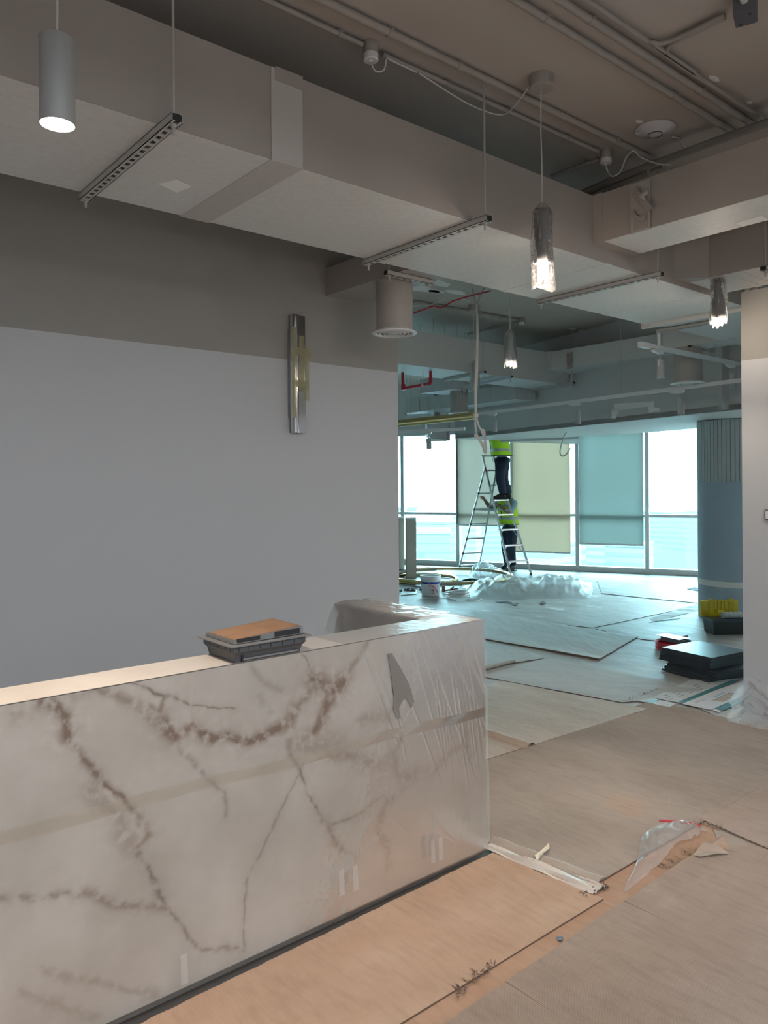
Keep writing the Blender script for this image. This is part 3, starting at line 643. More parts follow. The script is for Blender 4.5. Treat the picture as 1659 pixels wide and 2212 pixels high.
conduit('far conduit running from the corner box toward the far duct', [gp(1122,694), gp(1010,722)], .013, (.5,), group='far ceiling conduits')
jq = G(1127,697,ZC-.06); jbox('round junction box on the far room ceiling', jq)
cable('flex_cable', [G(893,662,ZP), G(930,658,ZP), G(968,643,ZP-.05), G(1000,646,ZP-.03), G(1016,651,ZC-.03)], .005, white, 'white flex drooping along the far ceiling to the dim lamp canopy')
# ---- hanging cable bundle with coil
dz = 7.6
top1, top2 = G(1020,625,ZC), G(1046,622,ZC)
cbr = thing('hanging_cables', 'pair of grey cables hanging from the ceiling ending in a looped coil', 'cable', tuple(DP(1045,985,dz)))
for k, tp in enumerate((top1, top2)):
    jj = (k-.5)*.012
    pts = [tp, DP(1028+3*k,660,dz), DP(1030+2*k,700,dz), DP(1029+3*k,780,dz), DP(1026+3*k,850,dz), DP(1027+2*k,895,dz)]
    part(MB().tube(spline(pts, 6), .0085, 8), 'cable_run', offw, cbr)
for k in range(6):
    w = 4+k*1.6; x0, y0, x1, y1 = 1027, 893+k*2, 1048-k*.8, 980-k*4
    pts = [DP(x0,y0,dz+.004*k), DP(x0-1+k*.6,y0+28,dz+.01*k), DP((x0+x1)/2-w*.9,(y0+y1)/2+10,dz), DP(x1-5-w*.3,y1-14,dz), DP(x1,y1,dz+.01), DP(x1+3+w*.1,y1-14,dz), DP((x0+x1)/2+w*.9,(y0+y1)/2-2,dz+.02*k), DP(x0+5+w*.3,y0+22,dz), DP(x0+1,y0,dz)]
    part(MB().tube(spline(pts, 5), .0062, 6), 'cable_loop', offw, cbr)
part(MB().tube([DP(1024,898,dz-.01), DP(1033,897,dz-.01)], .02, 8), 'cable_tie', offw, cbr)
# ---- gold linear tube hung by wires
ga, gb_ = DP(820,919,9.6), DP(1021,898,8.9); r = thing('gold_linear_lamp', 'brushed gold tube hung level before the left window', 'lamp', tuple((ga+gb_)/2))
part(MB().tube([ga, gb_], .045, 16), 'tube', gold, r, ang=60); dd = (gb_-ga).normalized(); part(MB().tube([gb_, gb_+dd*.02], .048, 16), 'end_cap', gold, r)
for t in (.35, .6): q = ga.lerp(gb_, t); part(MB().tube([q, Vector((q.x,q.y,ZC))], .002, 5), 'suspension_wire', galv, r)
# ---- light tracks with heads
def track(label, A, B, w=.036, h=.034, feed=False):
    r = thing('light_track', label, 'light track', tuple(A), group='white lighting tracks'); A, B = Vector(A), Vector(B); d = (B-A).normalized(); sd = Vector((-d.y,d.x,0))
    mb = MB(); mb.bar(A+Vector((0,0,h/2)), B+Vector((0,0,h/2)), w, .006)
    for s in (-1, 1): mb.bar(A+sd*s*(w/2-.003), B+sd*s*(w/2-.003), .006, h)
    part(mb, 'rail', white, r, smooth=False)
    part(MB().bar(A+Vector((0,0,.004)), B+Vector((0,0,.004)), .012, .006), 'conductor_strip', galv, r, smooth=False)
    L = (B-A).length
    for t in (.08, .5, .92): q = A.lerp(B, t); part(MB().tube([q+Vector((0,0,h/2)), Vector((q.x,q.y,ZC))], .0025, 6), 'suspension_wire', galv, r)
    if feed: part(MB().bar(A-d*.11, A+d*.03, w*1.25, h*1.3), 'feed_box', white, r, smooth=False)
    return r
def head(label, q, d, L=.165, R=.032):
    """spot head hanging below a track point q; d = track direction"""
    r = thing('track_spotlight', label, 'spotlight', tuple(q), math.atan2(d.y,d.x), 'track spotlights')
    ad = MB(); ad.hull([(x,y,z) for x,z in ((-.07,-.019),(.09,-.019),(-.07,-.038),(-.02,-.045),(.06,-.052),(.085,-.04)) for y in (-.016,.016)]); part(ad, 'adapter', white, r, world=False, smooth=False)
    part(MB().tube([(.045,0,-.045),(.045,0,-.13)], .006, 8), 'stem', galv, r, world=False)
    b = MB(); b.lathe([(R*.9,-.10-L+.01),(R*.96,-.10-L),(R,-.10-L+.004),(R,-.104),(R*.95,-.10),(.001,-.10)], (.045+R*.3,0,0), 24, cap=False); part(b, 'lamp_body', M('spot_grey', (.40,.41,.41), .45), r, world=False, ang=40)
    part(MB().lathe([(.001,-.10-L+.02),(R*.9,-.10-L+.012)], (.045+R*.3,0,0), 24, cap=False), 'lens', M('lens_off', (.25,.26,.26), .2), r, world=False)
    part(MB().bar((.045+R*.3-.004,0,-.10),(.045+R*.3-.004,0,-.16), .012, R*2.02, up=(1,0,0)), 'yoke', white, r, world=False, smooth=False)
    return r
T1a, T1b = G(1398,747,2.85), G(1640,795,2.85); T1b = Vector((T1b.x+.3, T1a.y, 2.85)); track('white lighting track with feed box hung from the far duct end', T1a, T1b, feed=True)
part(MB().tube([G(1423,718,2.96), G(1424,745,2.87)], .013, 10), 'feed_conduit', white, [o for o in COL.objects if o.name == 'light_track'][0])
dX = Vector((1,0,0))
def on_track(px, A, B, z):
    d = (B-A).normalized(); n = np.array((-d.y,d.x,0)); q = onplane(px, 800, A, n); return Vector((q.x,q.y,z))
head('grey spotlight next to the feed box on the white track', on_track(1420,T1a,T1b,2.85), dX); head('grey spotlight beside the right wall on the white track', on_track(1577,T1a,T1b,2.85), dX)
T2a, T2b = G(1020,896,2.63), G(1600,822,2.63); d2 = (T2b-T2a).normalized(); T2b = T2b+d2*1.2
track('long white lighting track along the bulkhead', T2a, T2b)
for px, lb in ((1062,'next to the hanging cables'), (1240,'over the yellow blind'), (1461,'in front of the plaster patch')): head('grey spotlight on the long bulkhead track '+lb, on_track(px,T2a,T2b,2.63), d2)
T3a, T3b = DP(820,934,9.8), DP(1004,908,9.3); T3b.z = T3a.z; d3_ = (T3b-T3a).normalized(); track('white lighting track beneath the gold tube', T3a, T3b)
head('grey spotlight below the gold tube before the left window', on_track(917,T3a,T3b,T3a.z), d3_, L=.13)
cable('loose_cable', [DP(1224,934,11.2), DP(1218,945,11.2), DP(1210,972,11.2), DP(1212,984,11.2), DP(1222,983,11.2), DP(1232,968,11.2)], .011, M('pale_cable', (.6,.62,.62), .5), 'pale loose cable loop dangling from the bulkhead soffit')
lc = bpy.data.objects['loose_cable']
# ---- blinds
def blind(label, pxa, pxb, ybot, col, yel):
    t0, t1 = fac(pxa), fac(pxb); c = fp((t0+t1)/2, -.09); r = thing('roller_blind', label, 'blind', (c.x,c.y,0), group='roller blinds')
    q = onplane((pxa+pxb)/2, ybot, fp(0,-.09), np.array(FN)); zb = q.z
    mt = bpy.data.materials.new('blind_fabric'); mt.use_nodes = True; nt = mt.node_tree; N = nt.nodes; L = nt.links; N.remove(N['Principled BSDF'])
    df = N.new('ShaderNodeBsdfDiffuse'); df.inputs[0].default_value = (*col,1); tl = N.new('ShaderNodeBsdfTranslucent'); tl.inputs[0].default_value = (*yel,1)
    tc = N.new('ShaderNodeTexCoord'); nz = N.new('ShaderNodeTexNoise'); nz.inputs['Scale'].default_value = 3; mp = N.new('ShaderNodeMapping'); mp.inputs['Scale'].default_value = (1,1,.3); L.new(tc.outputs['Object'], mp.inputs[0]); L.new(mp.outputs[0], nz.inputs['Vector'])
    ma = N.new('ShaderNodeMapRange'); ma.inputs[3].default_value = .72; ma.inputs[4].default_value = .82; L.new(nz.outputs['Fac'], ma.inputs[0])
    mx = N.new('ShaderNodeMixShader'); L.new(ma.outputs[0], mx.inputs[0]); L.new(df.outputs[0], mx.inputs[1]); L.new(tl.outputs[0], mx.inputs[2]); L.new(mx.outputs[0], N['Material Output'].inputs[0])
    part(MB().prism([fp(t0,-.09)[:2], fp(t1,-.09)[:2], fp(t1,-.087)[:2], fp(t0,-.087)[:2]], zb, 2.66), 'fabric', mt, r, smooth=False)
    part(MB().bar(fp(t0,-.0885,zb), fp(t1,-.0885,zb), .016, .03), 'bottom_bar', frame_m, r, smooth=False)
    part(MB().tube([fp(t0,-.0885,2.68), fp(t1,-.0885,2.68)], .035, 12), 'roller', frame_m, r)
    part(MB().tube([fp(t1+.02,-.1,2.66), fp(t1+.02,-.1,1.0)], .004, 6), 'chain', white, r)
blind('pale green roller blind behind the ladder', 990, 1100, 1135, (.52,.55,.48), (.42,.37,.33))
blind('yellowish roller blind lowered almost to the floor', 1111, 1234, 1193, (.56,.55,.40), (.47,.385,.315))
blind('pale blue roller blind beside the bare window pane', 1253, 1391, 1176, (.45,.52,.52), (.33,.345,.325))
# ---- round column
cz_ = DP(1558,1290,9.45); RC = .43
ce = DP(1514,1290,9.4); rgt = Vector(RT)
cen = ce+rgt*(RC*1.0)
cl = thing('round_column', 'round column clad in grooved panel above and blue grey board below', 'column', (cen.x,cen.y,0))
zsplit = DP(1520,1041,9.3).z
blueb = M('blue_grey_board', (.36,.43,.50), .6, noise=(2,(.33,.40,.47),.4,.7)); ridg = M('grooved_panel', (.42,.45,.44), .6)
part(MB().lathe([(RC,0),(RC,zsplit)], n=64), 'lower_board', blueb, cl, world=False)
nr = 56; ur = MB()
part(MB().lathe([(RC-.006,zsplit),(RC-.006,ZS-.005)], n=64), 'column_core', M('groove_shadow', (.22,.24,.24), .7), cl, world=False)
for k in range(nr):
    a0, a1_ = 2*math.pi*(k+.07)/nr, 2*math.pi*(k+.93)/nr; s_ = MB()
    s_.prism([(r_*math.cos(a), r_*math.sin(a)) for r_, a in ((RC-.006,a0),(RC+.004,a0),(RC+.004,a1_),(RC-.006,a1_))], zsplit+.001, ZS-.006)
    if math.cos((a0+a1_)/2)*FW[0]+math.sin((a0+a1_)/2)*FW[1] < .35: part(s_, 'groove_slat', ridg, cl, world=False, smooth=False)
tb = MB(); tz = DP(1520,1258,9.3).z
tb.lathe([(RC+.0015,tz-.035),(RC+.003,tz-.02),(RC+.003,tz+.02),(RC+.0015,tz+.035)], n=64, cap=False); part(tb, 'filler_band', whitepatch, cl, world=False)
scr = MB()
for az in (-150,-132,-112):
    a = math.radians(50+az+ -8)
    for zz in np.arange(.35, ZS-.1, .3):
        c = (cen.x*0+(RC+.004)*math.cos(a), (RC+.004)*math.sin(a), zz+.05*math.sin(zz*9+az)); scr.lathe([(.001,-.001),(.006,0),(.001,.001)], c, 6)
        scr.hull([(c[0]+dx*.006,c[1]+dy*.006,c[2]+dz*.006) for dx in (-1,1) for dy in (-1,1) for dz in (-1,1)])
o = part(scr, 'screw_heads', darkm, cl, world=False); o['kind'] = 'stuff'
# socket on the right wall, wall light with tape
sp_ = WX(1664,1112,5.37); r = thing('wall_switch', 'white rounded switch plate on the right wall', 'switch', (5.37,sp_.y,sp_.z))
def rrect(w, h, rr, n=5): return [(sx*(w/2-rr)+rr*math.cos(a), sy*(h/2-rr)+rr*math.sin(a)) for sx,sy,a0 in ((1,1,0),(-1,1,90),(-1,-1,180),(1,-1,270)) for a in [math.radians(a0+90*i/n) for i in range(n+1)]]
def plateX(poly, x0, x1):
    n = len(poly); mb = MB(); mb.add([(x0,p[0],p[1]) for p in poly]+[(x1,p[0],p[1]) for p in poly], [tuple(range(n)), tuple(range(n,2*n))[::-1]]+[(i,n+i,n+(i+1)%n,(i+1)%n) for i in range(n)]); return mb
part(plateX(rrect(.09,.09,.018), -.008, 0), 'plate', M('switch_grey', (.45,.46,.48), .4), r, world=False); part(plateX(rrect(.07,.07,.012), -.010, -.008), 'frame', M('switch_dark', (.12,.12,.14), .4), r, world=False); part(plateX(rrect(.055,.055,.008), -.013, -.010), 'rocker', white, r, world=False)
wl = thing('wall_light', 'tall chrome wall light bar taped with masking tape', 'wall light', (2.878,4.37,2.04))
part(MB().lathe([(.030,0),(.030,.80)], (0,-.032,0), 20), 'round_tube', chrome, wl, world=False); bpy.data.objects['round_tube'].location.x = -.022
part(MB().box((-.004,-.055,.0),(.050,-.0,.795)), 'flat_bar', chrome, wl, world=False, smooth=False)
part(MB().box((-.058,-.004,.10),(.066,-.0005,.70)), 'back_plate', M('dark_chrome', (.45,.46,.46), .3, metal=.8), wl, world=False, smooth=False)
for x0,y0,z0,x1,y1,z1 in ((-.062,-.064,.10,-.030,-.0632,.71),(.0,-.0572,.28,.042,-.0562,.66),(.048,-.058,.22,.078,-.0572,.60),(-.075,-.0656,.52,.090,-.0646,.575),(-.05,-.066,.31,.055,-.0652,.355)):
    part(MB().box((x0,y0,z0),(x1,y1,z1)), 'tape_strip', tape_m, wl, world=False, smooth=False)
part(MB().box((.075,-.006,.31),(.10,-.001,.345)), 'tape_scrap', tape_m, wl, world=False, smooth=False)
# ================================================================== COUNTER
YF, YBK, XE, ZT = 2.39, 2.59, 2.585, 1.066
VE = [  # marble veins: width(m), strength, hue(0 brown .. 1 grey), pixel polyline on the front face
 (.020,.95,.1,[(100,1518),(120,1529),(138,1553),(146,1598)]), (.011,.85,.2,[(146,1598),(179,1653),(213,1691),(262,1722),(282,1746)]), (.018,.6,0,[(282,1746),(306,1781),(312,1805),(289,1829)]),
 (.030,.42,0,[(193,1712),(224,1739),(255,1763),(262,1794),(282,1825)]), (.012,.7,.7,[(293,1846),(310,1880),(331,1922),(348,1953)]), (.007,.6,.6,[(348,1953),(372,1980),(393,2004),(413,2035),(434,2054),(482,2049),(523,2056)]),
 (.012,.55,.4,[(0,1939),(79,1942),(110,1932),(193,1942),(241,1963),(296,1967),(365,1973)]), (.030,.35,0,[(38,1553),(86,1529),(155,1508),(193,1491)]), (.016,.6,.1,[(193,1491),(234,1502),(275,1519),(310,1540),(337,1567),(358,1584)]),
 (.010,.45,.6,[(358,1584),(375,1612),(413,1650),(458,1688),(482,1712),(487,1760)]), (.004,.8,.5,[(286,1481),(310,1488),(331,1502),(368,1505),(413,1522),(475,1534),(506,1529)]), (.008,.7,.1,[(317,1526),(344,1536),(355,1508)]),
 (.026,1.,.15,[(350,1563),(360,1580),(372,1590)]), (.018,.8,.05,[(382,1588),(413,1564),(430,1584),(455,1598)]), (.020,1.,.2,[(430,1582),(455,1598),(482,1591),(517,1601),(544,1605),(573,1594),(606,1576)]),
 (.032,.75,0,[(606,1576),(628,1561),(639,1539)]), (.018,.6,0,[(639,1539),(658,1517),(676,1492),(691,1473)]), (.034,.8,0,[(676,1470),(713,1490),(735,1478)]),
 (.012,.55,.2,[(790,1390),(768,1429),(742,1466)]), (.026,.9,0,[(742,1466),(720,1503),(705,1536),(691,1565),(680,1583)]), (.045,.45,0,[(690,1575),(647,1605),(676,1620),(720,1605)]), (.004,.6,.7,[(640,1395),(658,1422),(676,1459)]),
 (.012,.55,.5,[(625,1595),(628,1627),(647,1660)]), (.007,.75,.7,[(647,1660),(661,1701),(672,1730),(698,1763)]), (.016,.6,.1,[(698,1763),(713,1796),(735,1833)]), (.010,.35,.4,[(735,1833),(764,1859)]),
 (.030,.5,0,[(715,1630),(764,1638),(794,1650),(830,1657)]), (.030,.75,.4,[(845,1640),(867,1683),(889,1675)]), (.018,.5,.1,[(889,1675),(940,1664),(977,1620),(1010,1605)]), (.012,.6,.3,[(864,1600),(845,1638),(860,1665)]), (.030,.5,.5,[(1005,1590),(1012,1630)]),
 (.020,.5,0,[(874,1697),(852,1723),(830,1752)]), (.020,.8,.1,[(835,1740),(819,1785),(838,1811)]), (.013,.6,.2,[(838,1811),(845,1840),(839,1873)]), (.005,.6,.7,[(716,1778),(757,1763),(794,1745),(827,1727)]),
 (.005,.5,.7,[(658,1646),(621,1723),(588,1793),(540,1892),(529,1950),(526,2046)]), (.020,.4,0,[(780,1560),(800,1547),(840,1552)]), (.014,.35,.2,[(86,2104),(138,2111),(213,2121),(275,2139),(344,2149)]), (.018,.3,.1,[(34,2156),(86,2166),(150,2180),(207,2200)]),
 (.012,.3,.8,[(545,1430),(570,1470),(610,1490)]), (.02,.25,.8,[(560,1500),(590,1540)]), (.02,.3,.5,[(1000,1700),(1010,1740),(1005,1800)])]
def marble_mat():
    mt = bpy.data.materials.new('veined_marble'); mt.use_nodes = True; nt = mt.node_tree; N = nt.nodes; L = nt.links; b = N['Principled BSDF']; b.inputs['Roughness'].default_value = .5; b.inputs['Specular IOR Level'].default_value = .25
    at = N.new('ShaderNodeAttribute'); at.attribute_name = 'vein'; sp = N.new('ShaderNodeSeparateColor'); L.new(at.outputs['Color'], sp.inputs[0])
    tc = N.new('ShaderNodeTexCoord'); nz = N.new('ShaderNodeTexNoise'); nz.inputs['Scale'].default_value = 3.2; nz.inputs['Detail'].default_value = 7; L.new(tc.outputs['Object'], nz.inputs['Vector'])
    rp = N.new('ShaderNodeValToRGB'); L.new(nz.outputs['Fac'], rp.inputs[0]); rp.color_ramp.elements[0].position = .35; rp.color_ramp.elements[0].color = (.44,.395,.345,1); rp.color_ramp.elements[1].position = .62; rp.color_ramp.elements[1].color = (.55,.505,.455,1)
    hue = N.new('ShaderNodeMix'); hue.data_type = 'RGBA'; L.new(sp.outputs[1], hue.inputs[0]); hue.inputs[6].default_value = (.165,.082,.040,1); hue.inputs[7].default_value = (.085,.065,.048,1)
    n2 = N.new('ShaderNodeTexNoise'); n2.inputs['Scale'].default_value = 28; n2.inputs['Detail'].default_value = 8; L.new(tc.outputs['Object'], n2.inputs['Vector'])
    mr = N.new('ShaderNodeMapRange'); mr.inputs[1].default_value = .36; mr.inputs[2].default_value = .54; mr.inputs[3].default_value = .25; mr.inputs[4].default_value = 1.; L.new(n2.outputs['Fac'], mr.inputs[0])
    mu = N.new('ShaderNodeMath'); mu.operation = 'MULTIPLY'; L.new(sp.outputs[0], mu.inputs[0]); L.new(mr.outputs[0], mu.inputs[1])
    mx = N.new('ShaderNodeMix'); mx.data_type = 'RGBA'; L.new(mu.outputs[0], mx.inputs[0]); L.new(rp.outputs[0], mx.inputs[6]); L.new(hue.outputs[2], mx.inputs[7]); L.new(mx.outputs[2], b.inputs['Base Color']); return mt
marble = marble_mat(); marble_p = M('plain_marble', (.68,.62,.56), .25, noise=(4, (.60,.53,.46), .45, .75))
def vein_field(X, Z):
    """vein strength and hue at face coordinates"""
    p = np.stack([X*5, Z*5, np.zeros_like(X)], -1); wx = X+.05*fbm(p, 4, 1)+.012*fbm(p*7, 3, 5); wz = Z+.05*fbm(p, 4, 2)+.012*fbm(p*7, 3, 6)
    S = np.zeros_like(X); Hh = np.zeros_like(X); wv = .65+.9*vn(p*2.2, 9)
    for w, s, h, px in VE:
        P = [WY(x, y, YF) for x, y in px]; d = np.full(X.shape, 9.)
        for a, b in zip(P[:-1], P[1:]):
            ax, az, bx_, bz = a.x, a.z, b.x, b.z; L2 = (bx_-ax)**2+(bz-az)**2
            t = np.clip(((wx-ax)*(bx_-ax)+(wz-az)*(bz-az))/L2, 0, 1); d = np.minimum(d, np.hypot(wx-ax-t*(bx_-ax), wz-az-t*(bz-az)))
        k = s*np.exp(-(d/(w*wv))**2*1.1)*.85+s*.34*np.exp(-(d/(w*2.6+.01)))
        Hh = np.where(k > S, h, Hh); S = np.maximum(S, k)
    return np.clip(S, 0, 1), Hh
ct = thing('reception_counter', 'white marble reception counter with brown veins', 'counter', (1.0,2.5,0))
XL = -2.6
nx, nz_ = 760, 300; xs = np.concatenate([np.linspace(XL,.30,60)[:-1], np.linspace(.30,XE,nx)]); zs = np.linspace(.012, ZT, nz_)
XX, ZZ = np.meshgrid(xs, zs, indexing='ij'); S_, H_ = vein_field(XX, ZZ)
gm = MB().grid(np.stack([XX, np.full_like(XX, YF), ZZ], -1)); fo = part(gm, 'marble_front', marble, ct, smooth=False)
at = fo.data.color_attributes.new('vein', 'FLOAT_COLOR', 'POINT'); arr = np.zeros((XX.size,4), np.float32); arr[:,0] = S_.ravel(); arr[:,1] = H_.ravel(); arr[:,3] = 1; at.data.foreach_set('color', arr.ravel())
cb = MB(); cb.box((XL,YF+.002,.012),(XE,YBK,ZT-.003)); part(cb, 'counter_body', marble_p, ct, smooth=False)
part(MB().box((XL,YF,ZT-.003),(XE,YBK,ZT)), 'marble_top', marble_p, ct, smooth=False)
part(MB().box((XE-.20,YBK,.012),(XE,3.22,ZT)), 'counter_return', marble_p, ct, smooth=False)
part(MB().box((XL+.05,YF+.05,.002),(XE-.05,YBK-.02,.012)), 'plinth', black, ct, smooth=False)
part(MB().box((XE-.16,YBK,.002),(XE-.04,3.16,.012)), 'plinth', black, ct, smooth=False)
# ---- plastic wrapping
wr = thing('plastic_wrap', 'clear plastic sheeting wrapped and taped round the marble counter', 'plastic sheet', (1.2,2.4,.03))
rw = random.Random(11); folds = []
def fold(px0, py0, px1, py1, amp=.004, w=.006):
    a, b = WY(px0,py0,YF), WY(px1,py1,YF); folds.append((a.x,a.z,b.x,b.z,amp,w))
for k in range(17):     # fan of creases pulled toward the right end
    x = 775+k*15.5; fold(x, 1385-.18*(x-775)+6, x+55+rw.uniform(0,70), 1560+rw.uniform(-80,170), rw.uniform(.001,.003), rw.uniform(.003,.005))
for k in range(12): x = 930+k*9; fold(x+rw.uniform(-6,6), 1375+rw.uniform(0,120), x+rw.uniform(20,60), 1700+rw.uniform(-60,110), rw.uniform(.001,.0028), rw.uniform(.003,.005))
for k in range(7): x = 370+k*9; fold(x+6, 1468-k*1.5, x-8-rw.uniform(0,10), 1560+rw.uniform(0,60), rw.uniform(.001,.003), .005)
for k in range(9): x = 60+k*12; fold(x, 1512-k*1.8, x-22, 1532-k*1.8+rw.uniform(0,12), .003, .005)
for cx_, cy_ in ((768,1925),(935,1858),(1000,1835),(400,2130)):     # rays from the taped hem
    for k in range(9):
        a = math.radians(180-14+k*13+rw.uniform(-5,5)); l = rw.uniform(40,170); fold(cx_+10*math.cos(a), cy_+10*math.sin(a), cx_+l*math.cos(a)*1.1, cy_+l*math.sin(a)*.8, rw.uniform(.0006,.0016), rw.uniform(.003,.006))
for k in range(40): x = rw.uniform(0,720); y = rw.uniform(1560,2060)-.17*x; a = rw.choice((rw.uniform(.2,.7), rw.uniform(1.7,2.4))); l = rw.uniform(18,60); fold(x, y, x+l*math.cos(a), y+l*math.sin(a), rw.uniform(.0005,.0015), rw.uniform(.003,.006))
xs2 = np.concatenate([np.linspace(XL,.35,40)[:-1], np.linspace(.35,XE+.012,560)])
# path across the section: back of the top -> front edge -> hem
hem = lambda x: .006+.022*vn(np.array((x*1.7, 3., 0)), 21)
top_n, fr_n = 14, 190
def film_surface(xs):
    P = np.zeros((len(xs), top_n+fr_n, 3))
    for i, x in enumerate(xs):
        ys = np.linspace(YBK-.012, YF-.006, top_n); P[i,:top_n,0] = x; P[i,:top_n,1] = ys; P[i,:top_n,2] = ZT+.003
        zz = np.linspace(ZT, float(hem(x)), fr_n); P[i,top_n:,0] = x; P[i,top_n:,2] = zz; u = (ZT-zz)/ZT
        P[i,top_n:,1] = YF-.0045-.05*np.clip(u-.55,0,1)**1.3-.002*np.sin(u*3.1)
    X, Z = P[...,0], P[...,2]; fr = np.zeros(P.shape[:2]); fr[:,top_n:] = 1
    hgt = .0022*(fbm(np.stack([X*9, Z*9, X*0], -1), 4, 31)+.5)+.0004*(fbm(np.stack([X*40, Z*16, X*0], -1), 3, 35)+.5)
    for ax, az, bx_, bz, am, w in folds:
        L2 = (bx_-ax)**2+(bz-az)**2+1e-9; t = np.clip(((X-ax)*(bx_-ax)+(Z-az)*(bz-az))/L2, 0, 1); d = np.hypot(X-ax-t*(bx_-ax), Z-az-t*(bz-az))
        hgt = np.maximum(hgt, am*np.exp(-(d/w)**2)*np.sin(np.pi*np.clip(t*.9+.06, 0, 1))**.6+.7*hgt)
    P[...,1] -= hgt*fr; P[...,2] += hgt*(1-fr)*.5
    return P
xa = xs2[xs2 <= XE+.013]
fsurf = film_surface(xa); part(MB().grid(fsurf[:,top_n-1:]), 'front_sheet', film, wr, ang=80)
part(MB().grid(fsurf[xa > 1.78][:,:top_n]), 'top_sheet', topfilm, wr, ang=80)
# end sheet round the right hand end, bulging
n1, n2_ = 60, 60; yy = np.linspace(YF-.01, 3.26, n1); zz = np.linspace(ZT+.004, .03, n2_); YY, ZZ2 = np.meshgrid(yy, zz, indexing='ij')
XX2 = XE+.012+.022*(fbm(np.stack([YY*5, ZZ2*3, YY*0], -1), 4, 41)+.45)+.03*np.clip((.9-ZZ2),0,1)*np.clip(1-(YY-YF)*3,0,1)*.5
part(MB().grid(np.stack([XX2, YY, ZZ2], -1)), 'end_sheet', film, wr, ang=80)
# return: draped loose end
pts = []; n1, n2_ = 46, 54; s_ = np.linspace(0,1,n1); u_ = np.linspace(0,1,n2_); P = np.zeros((n1,n2_,3))
for i, a in enumerate(s_):
    y = 2.60+a*.78
    for j, u in enumerate(u_):
        if u < .3: x = XE+.012-u/.3*.225; z = ZT+.006
        else: x = XE-.215-.03*(u-.3); z = ZT-(u-.3)/.7*(.45)
        over = max(0, y-3.22)
        z -= over*1.6*(1 if u < .3 else .6); x += .06*over*(1-u)
        P[i,j] = (x, min(y, 3.22+over*.55), z)
nn_ = fbm(np.stack([P[...,0]*14, P[...,1]*14, P[...,2]*14], -1), 4, 51); nn2 = fbm(np.stack([P[...,0]*5, P[...,1]*5, P[...,2]*5], -1), 3, 61)
P[...,0] -= .02*(nn_+.4)*(u_[None,:] > .3)+.05*np.clip(s_[:,None]-.75,0,1)*(u_[None,:] > .3)*(1+nn2*3); P[...,2] += .018*np.abs(nn_)+.04*np.clip(nn2,0,1)*s_[:,None]
part(MB().grid(P), 'return_sheet', milky, wr, ang=80)
# packing tape band along the front
tz0, tz1 = WY(0,1808,YF-.01).z, WY(1030,1541,YF-.01).z; tx0, tx1 = WY(0,1808,YF).x, XE+.01
n = 240; tx = np.linspace(XL, tx1, n); T = np.zeros((n,4,3))
for i, x in enumerate(tx):
    zc = tz0+(tz1-tz0)*(x-tx0)/(tx1-tx0)+.004*math.sin(x*7)
    for j in range(4): T[i,j] = (x, YF-.0105-.0012*math.sin(x*23+j)-.001*vn(np.array((x*9,j,0.))), zc+.020-.0133*j)
part(MB().grid(T), 'tape_band', cleartape, wr, ang=80)
for px, py in ((738,1905),(768,1895),(935,1838),(952,1832),(398,2092)):
    q = WY(px,py,YF-.045); part(MB().add([(q.x-.012,q.y,q.z+.045),(q.x+.010,q.y,q.z+.048),(q.x+.012,q.y-.004,q.z-.05),(q.x-.013,q.y-.004,q.z-.05)], [(3,2,1,0)]), 'tape_tab', milky, wr, smooth=False)
tear = [(838,1412),(846,1411),(858,1430),(872,1455),(884,1478),(895,1516),(889,1530),(878,1510),(870,1512),(862,1530),(866,1552),(858,1553),(850,1535),(851,1505),(846,1465)]
tm = M('torn_film_grey', (.22,.20,.18), .4); tv = [WY(x,y,YF-.0085) for x,y in tear]
part(MB().add(tv, [tuple(range(len(tv)))]), 'torn_patch', tm, wr, smooth=False)
# ---- floor box standing on the counter
fbx = thing('floor_box', 'grey plastic electrical floor box with brown lid on the counter', 'floor box', (1.45,2.485,ZT+.001), math.radians(0))
gpl = M('grey_abs', (.075,.078,.085), .45); gpl2 = M('grey_rim', (.20,.20,.20), .45); lidm = M('brown_lid', (.36,.20,.11), .45, noise=(12,(.30,.165,.09),.4,.65))
w2, d2_ = .150, .115
def frust(mb, a, b, z0, z1): mb.hull([(sx*a[0],sy*a[1],z0) for sx in(-1,1) for sy in(-1,1)]+[(sx*b[0],sy*b[1],z1) for sx in(-1,1) for sy in(-1,1)])
b = MB(); frust(b, (w2*.90,d2_*.84), (w2*.93,d2_*.92), 0, .028); frust(b, (w2*.93,d2_*.92), (w2,d2_), .028, .040); b.box((-w2,-d2_,.040),(w2,d2_,.062)); part(b, 'tray', gpl, fbx, world=False, smooth=False)
part(MB().box((-w2*1.12,-d2_*1.12,.062),(w2*1.12,d2_*1.12,.066)), 'rim_flange', gpl2, fbx, world=False, smooth=False)
lid = MB(); lid.add([(-w2*.95,-d2_*.9,.068),(w2*.97,-d2_*.9,.070),(w2*.97,d2_*.95,.070),(-w2*.95,d2_*.95,.068),(-w2*.95,-d2_*.9,.080),(w2*.97,-d2_*.9,.098),(w2*.97,d2_*.95,.098),(-w2*.95,d2_*.95,.080)], [(0,3,2,1),(4,5,6,7),(0,1,5,4),(1,2,6,5),(2,3,7,6),(3,0,4,7)])
lo = part(lid, 'hinged_lid', gpl2, fbx, world=False, smooth=False)
part(MB().add([(-w2*.91,-d2_*.82,.0815),(w2*.93,-d2_*.82,.0985),(w2*.93,d2_*.88,.0985),(-w2*.91,d2_*.88,.0815)], [(0,1,2,3)]), 'lid_inlay', lidm, lo, world=False, smooth=False)
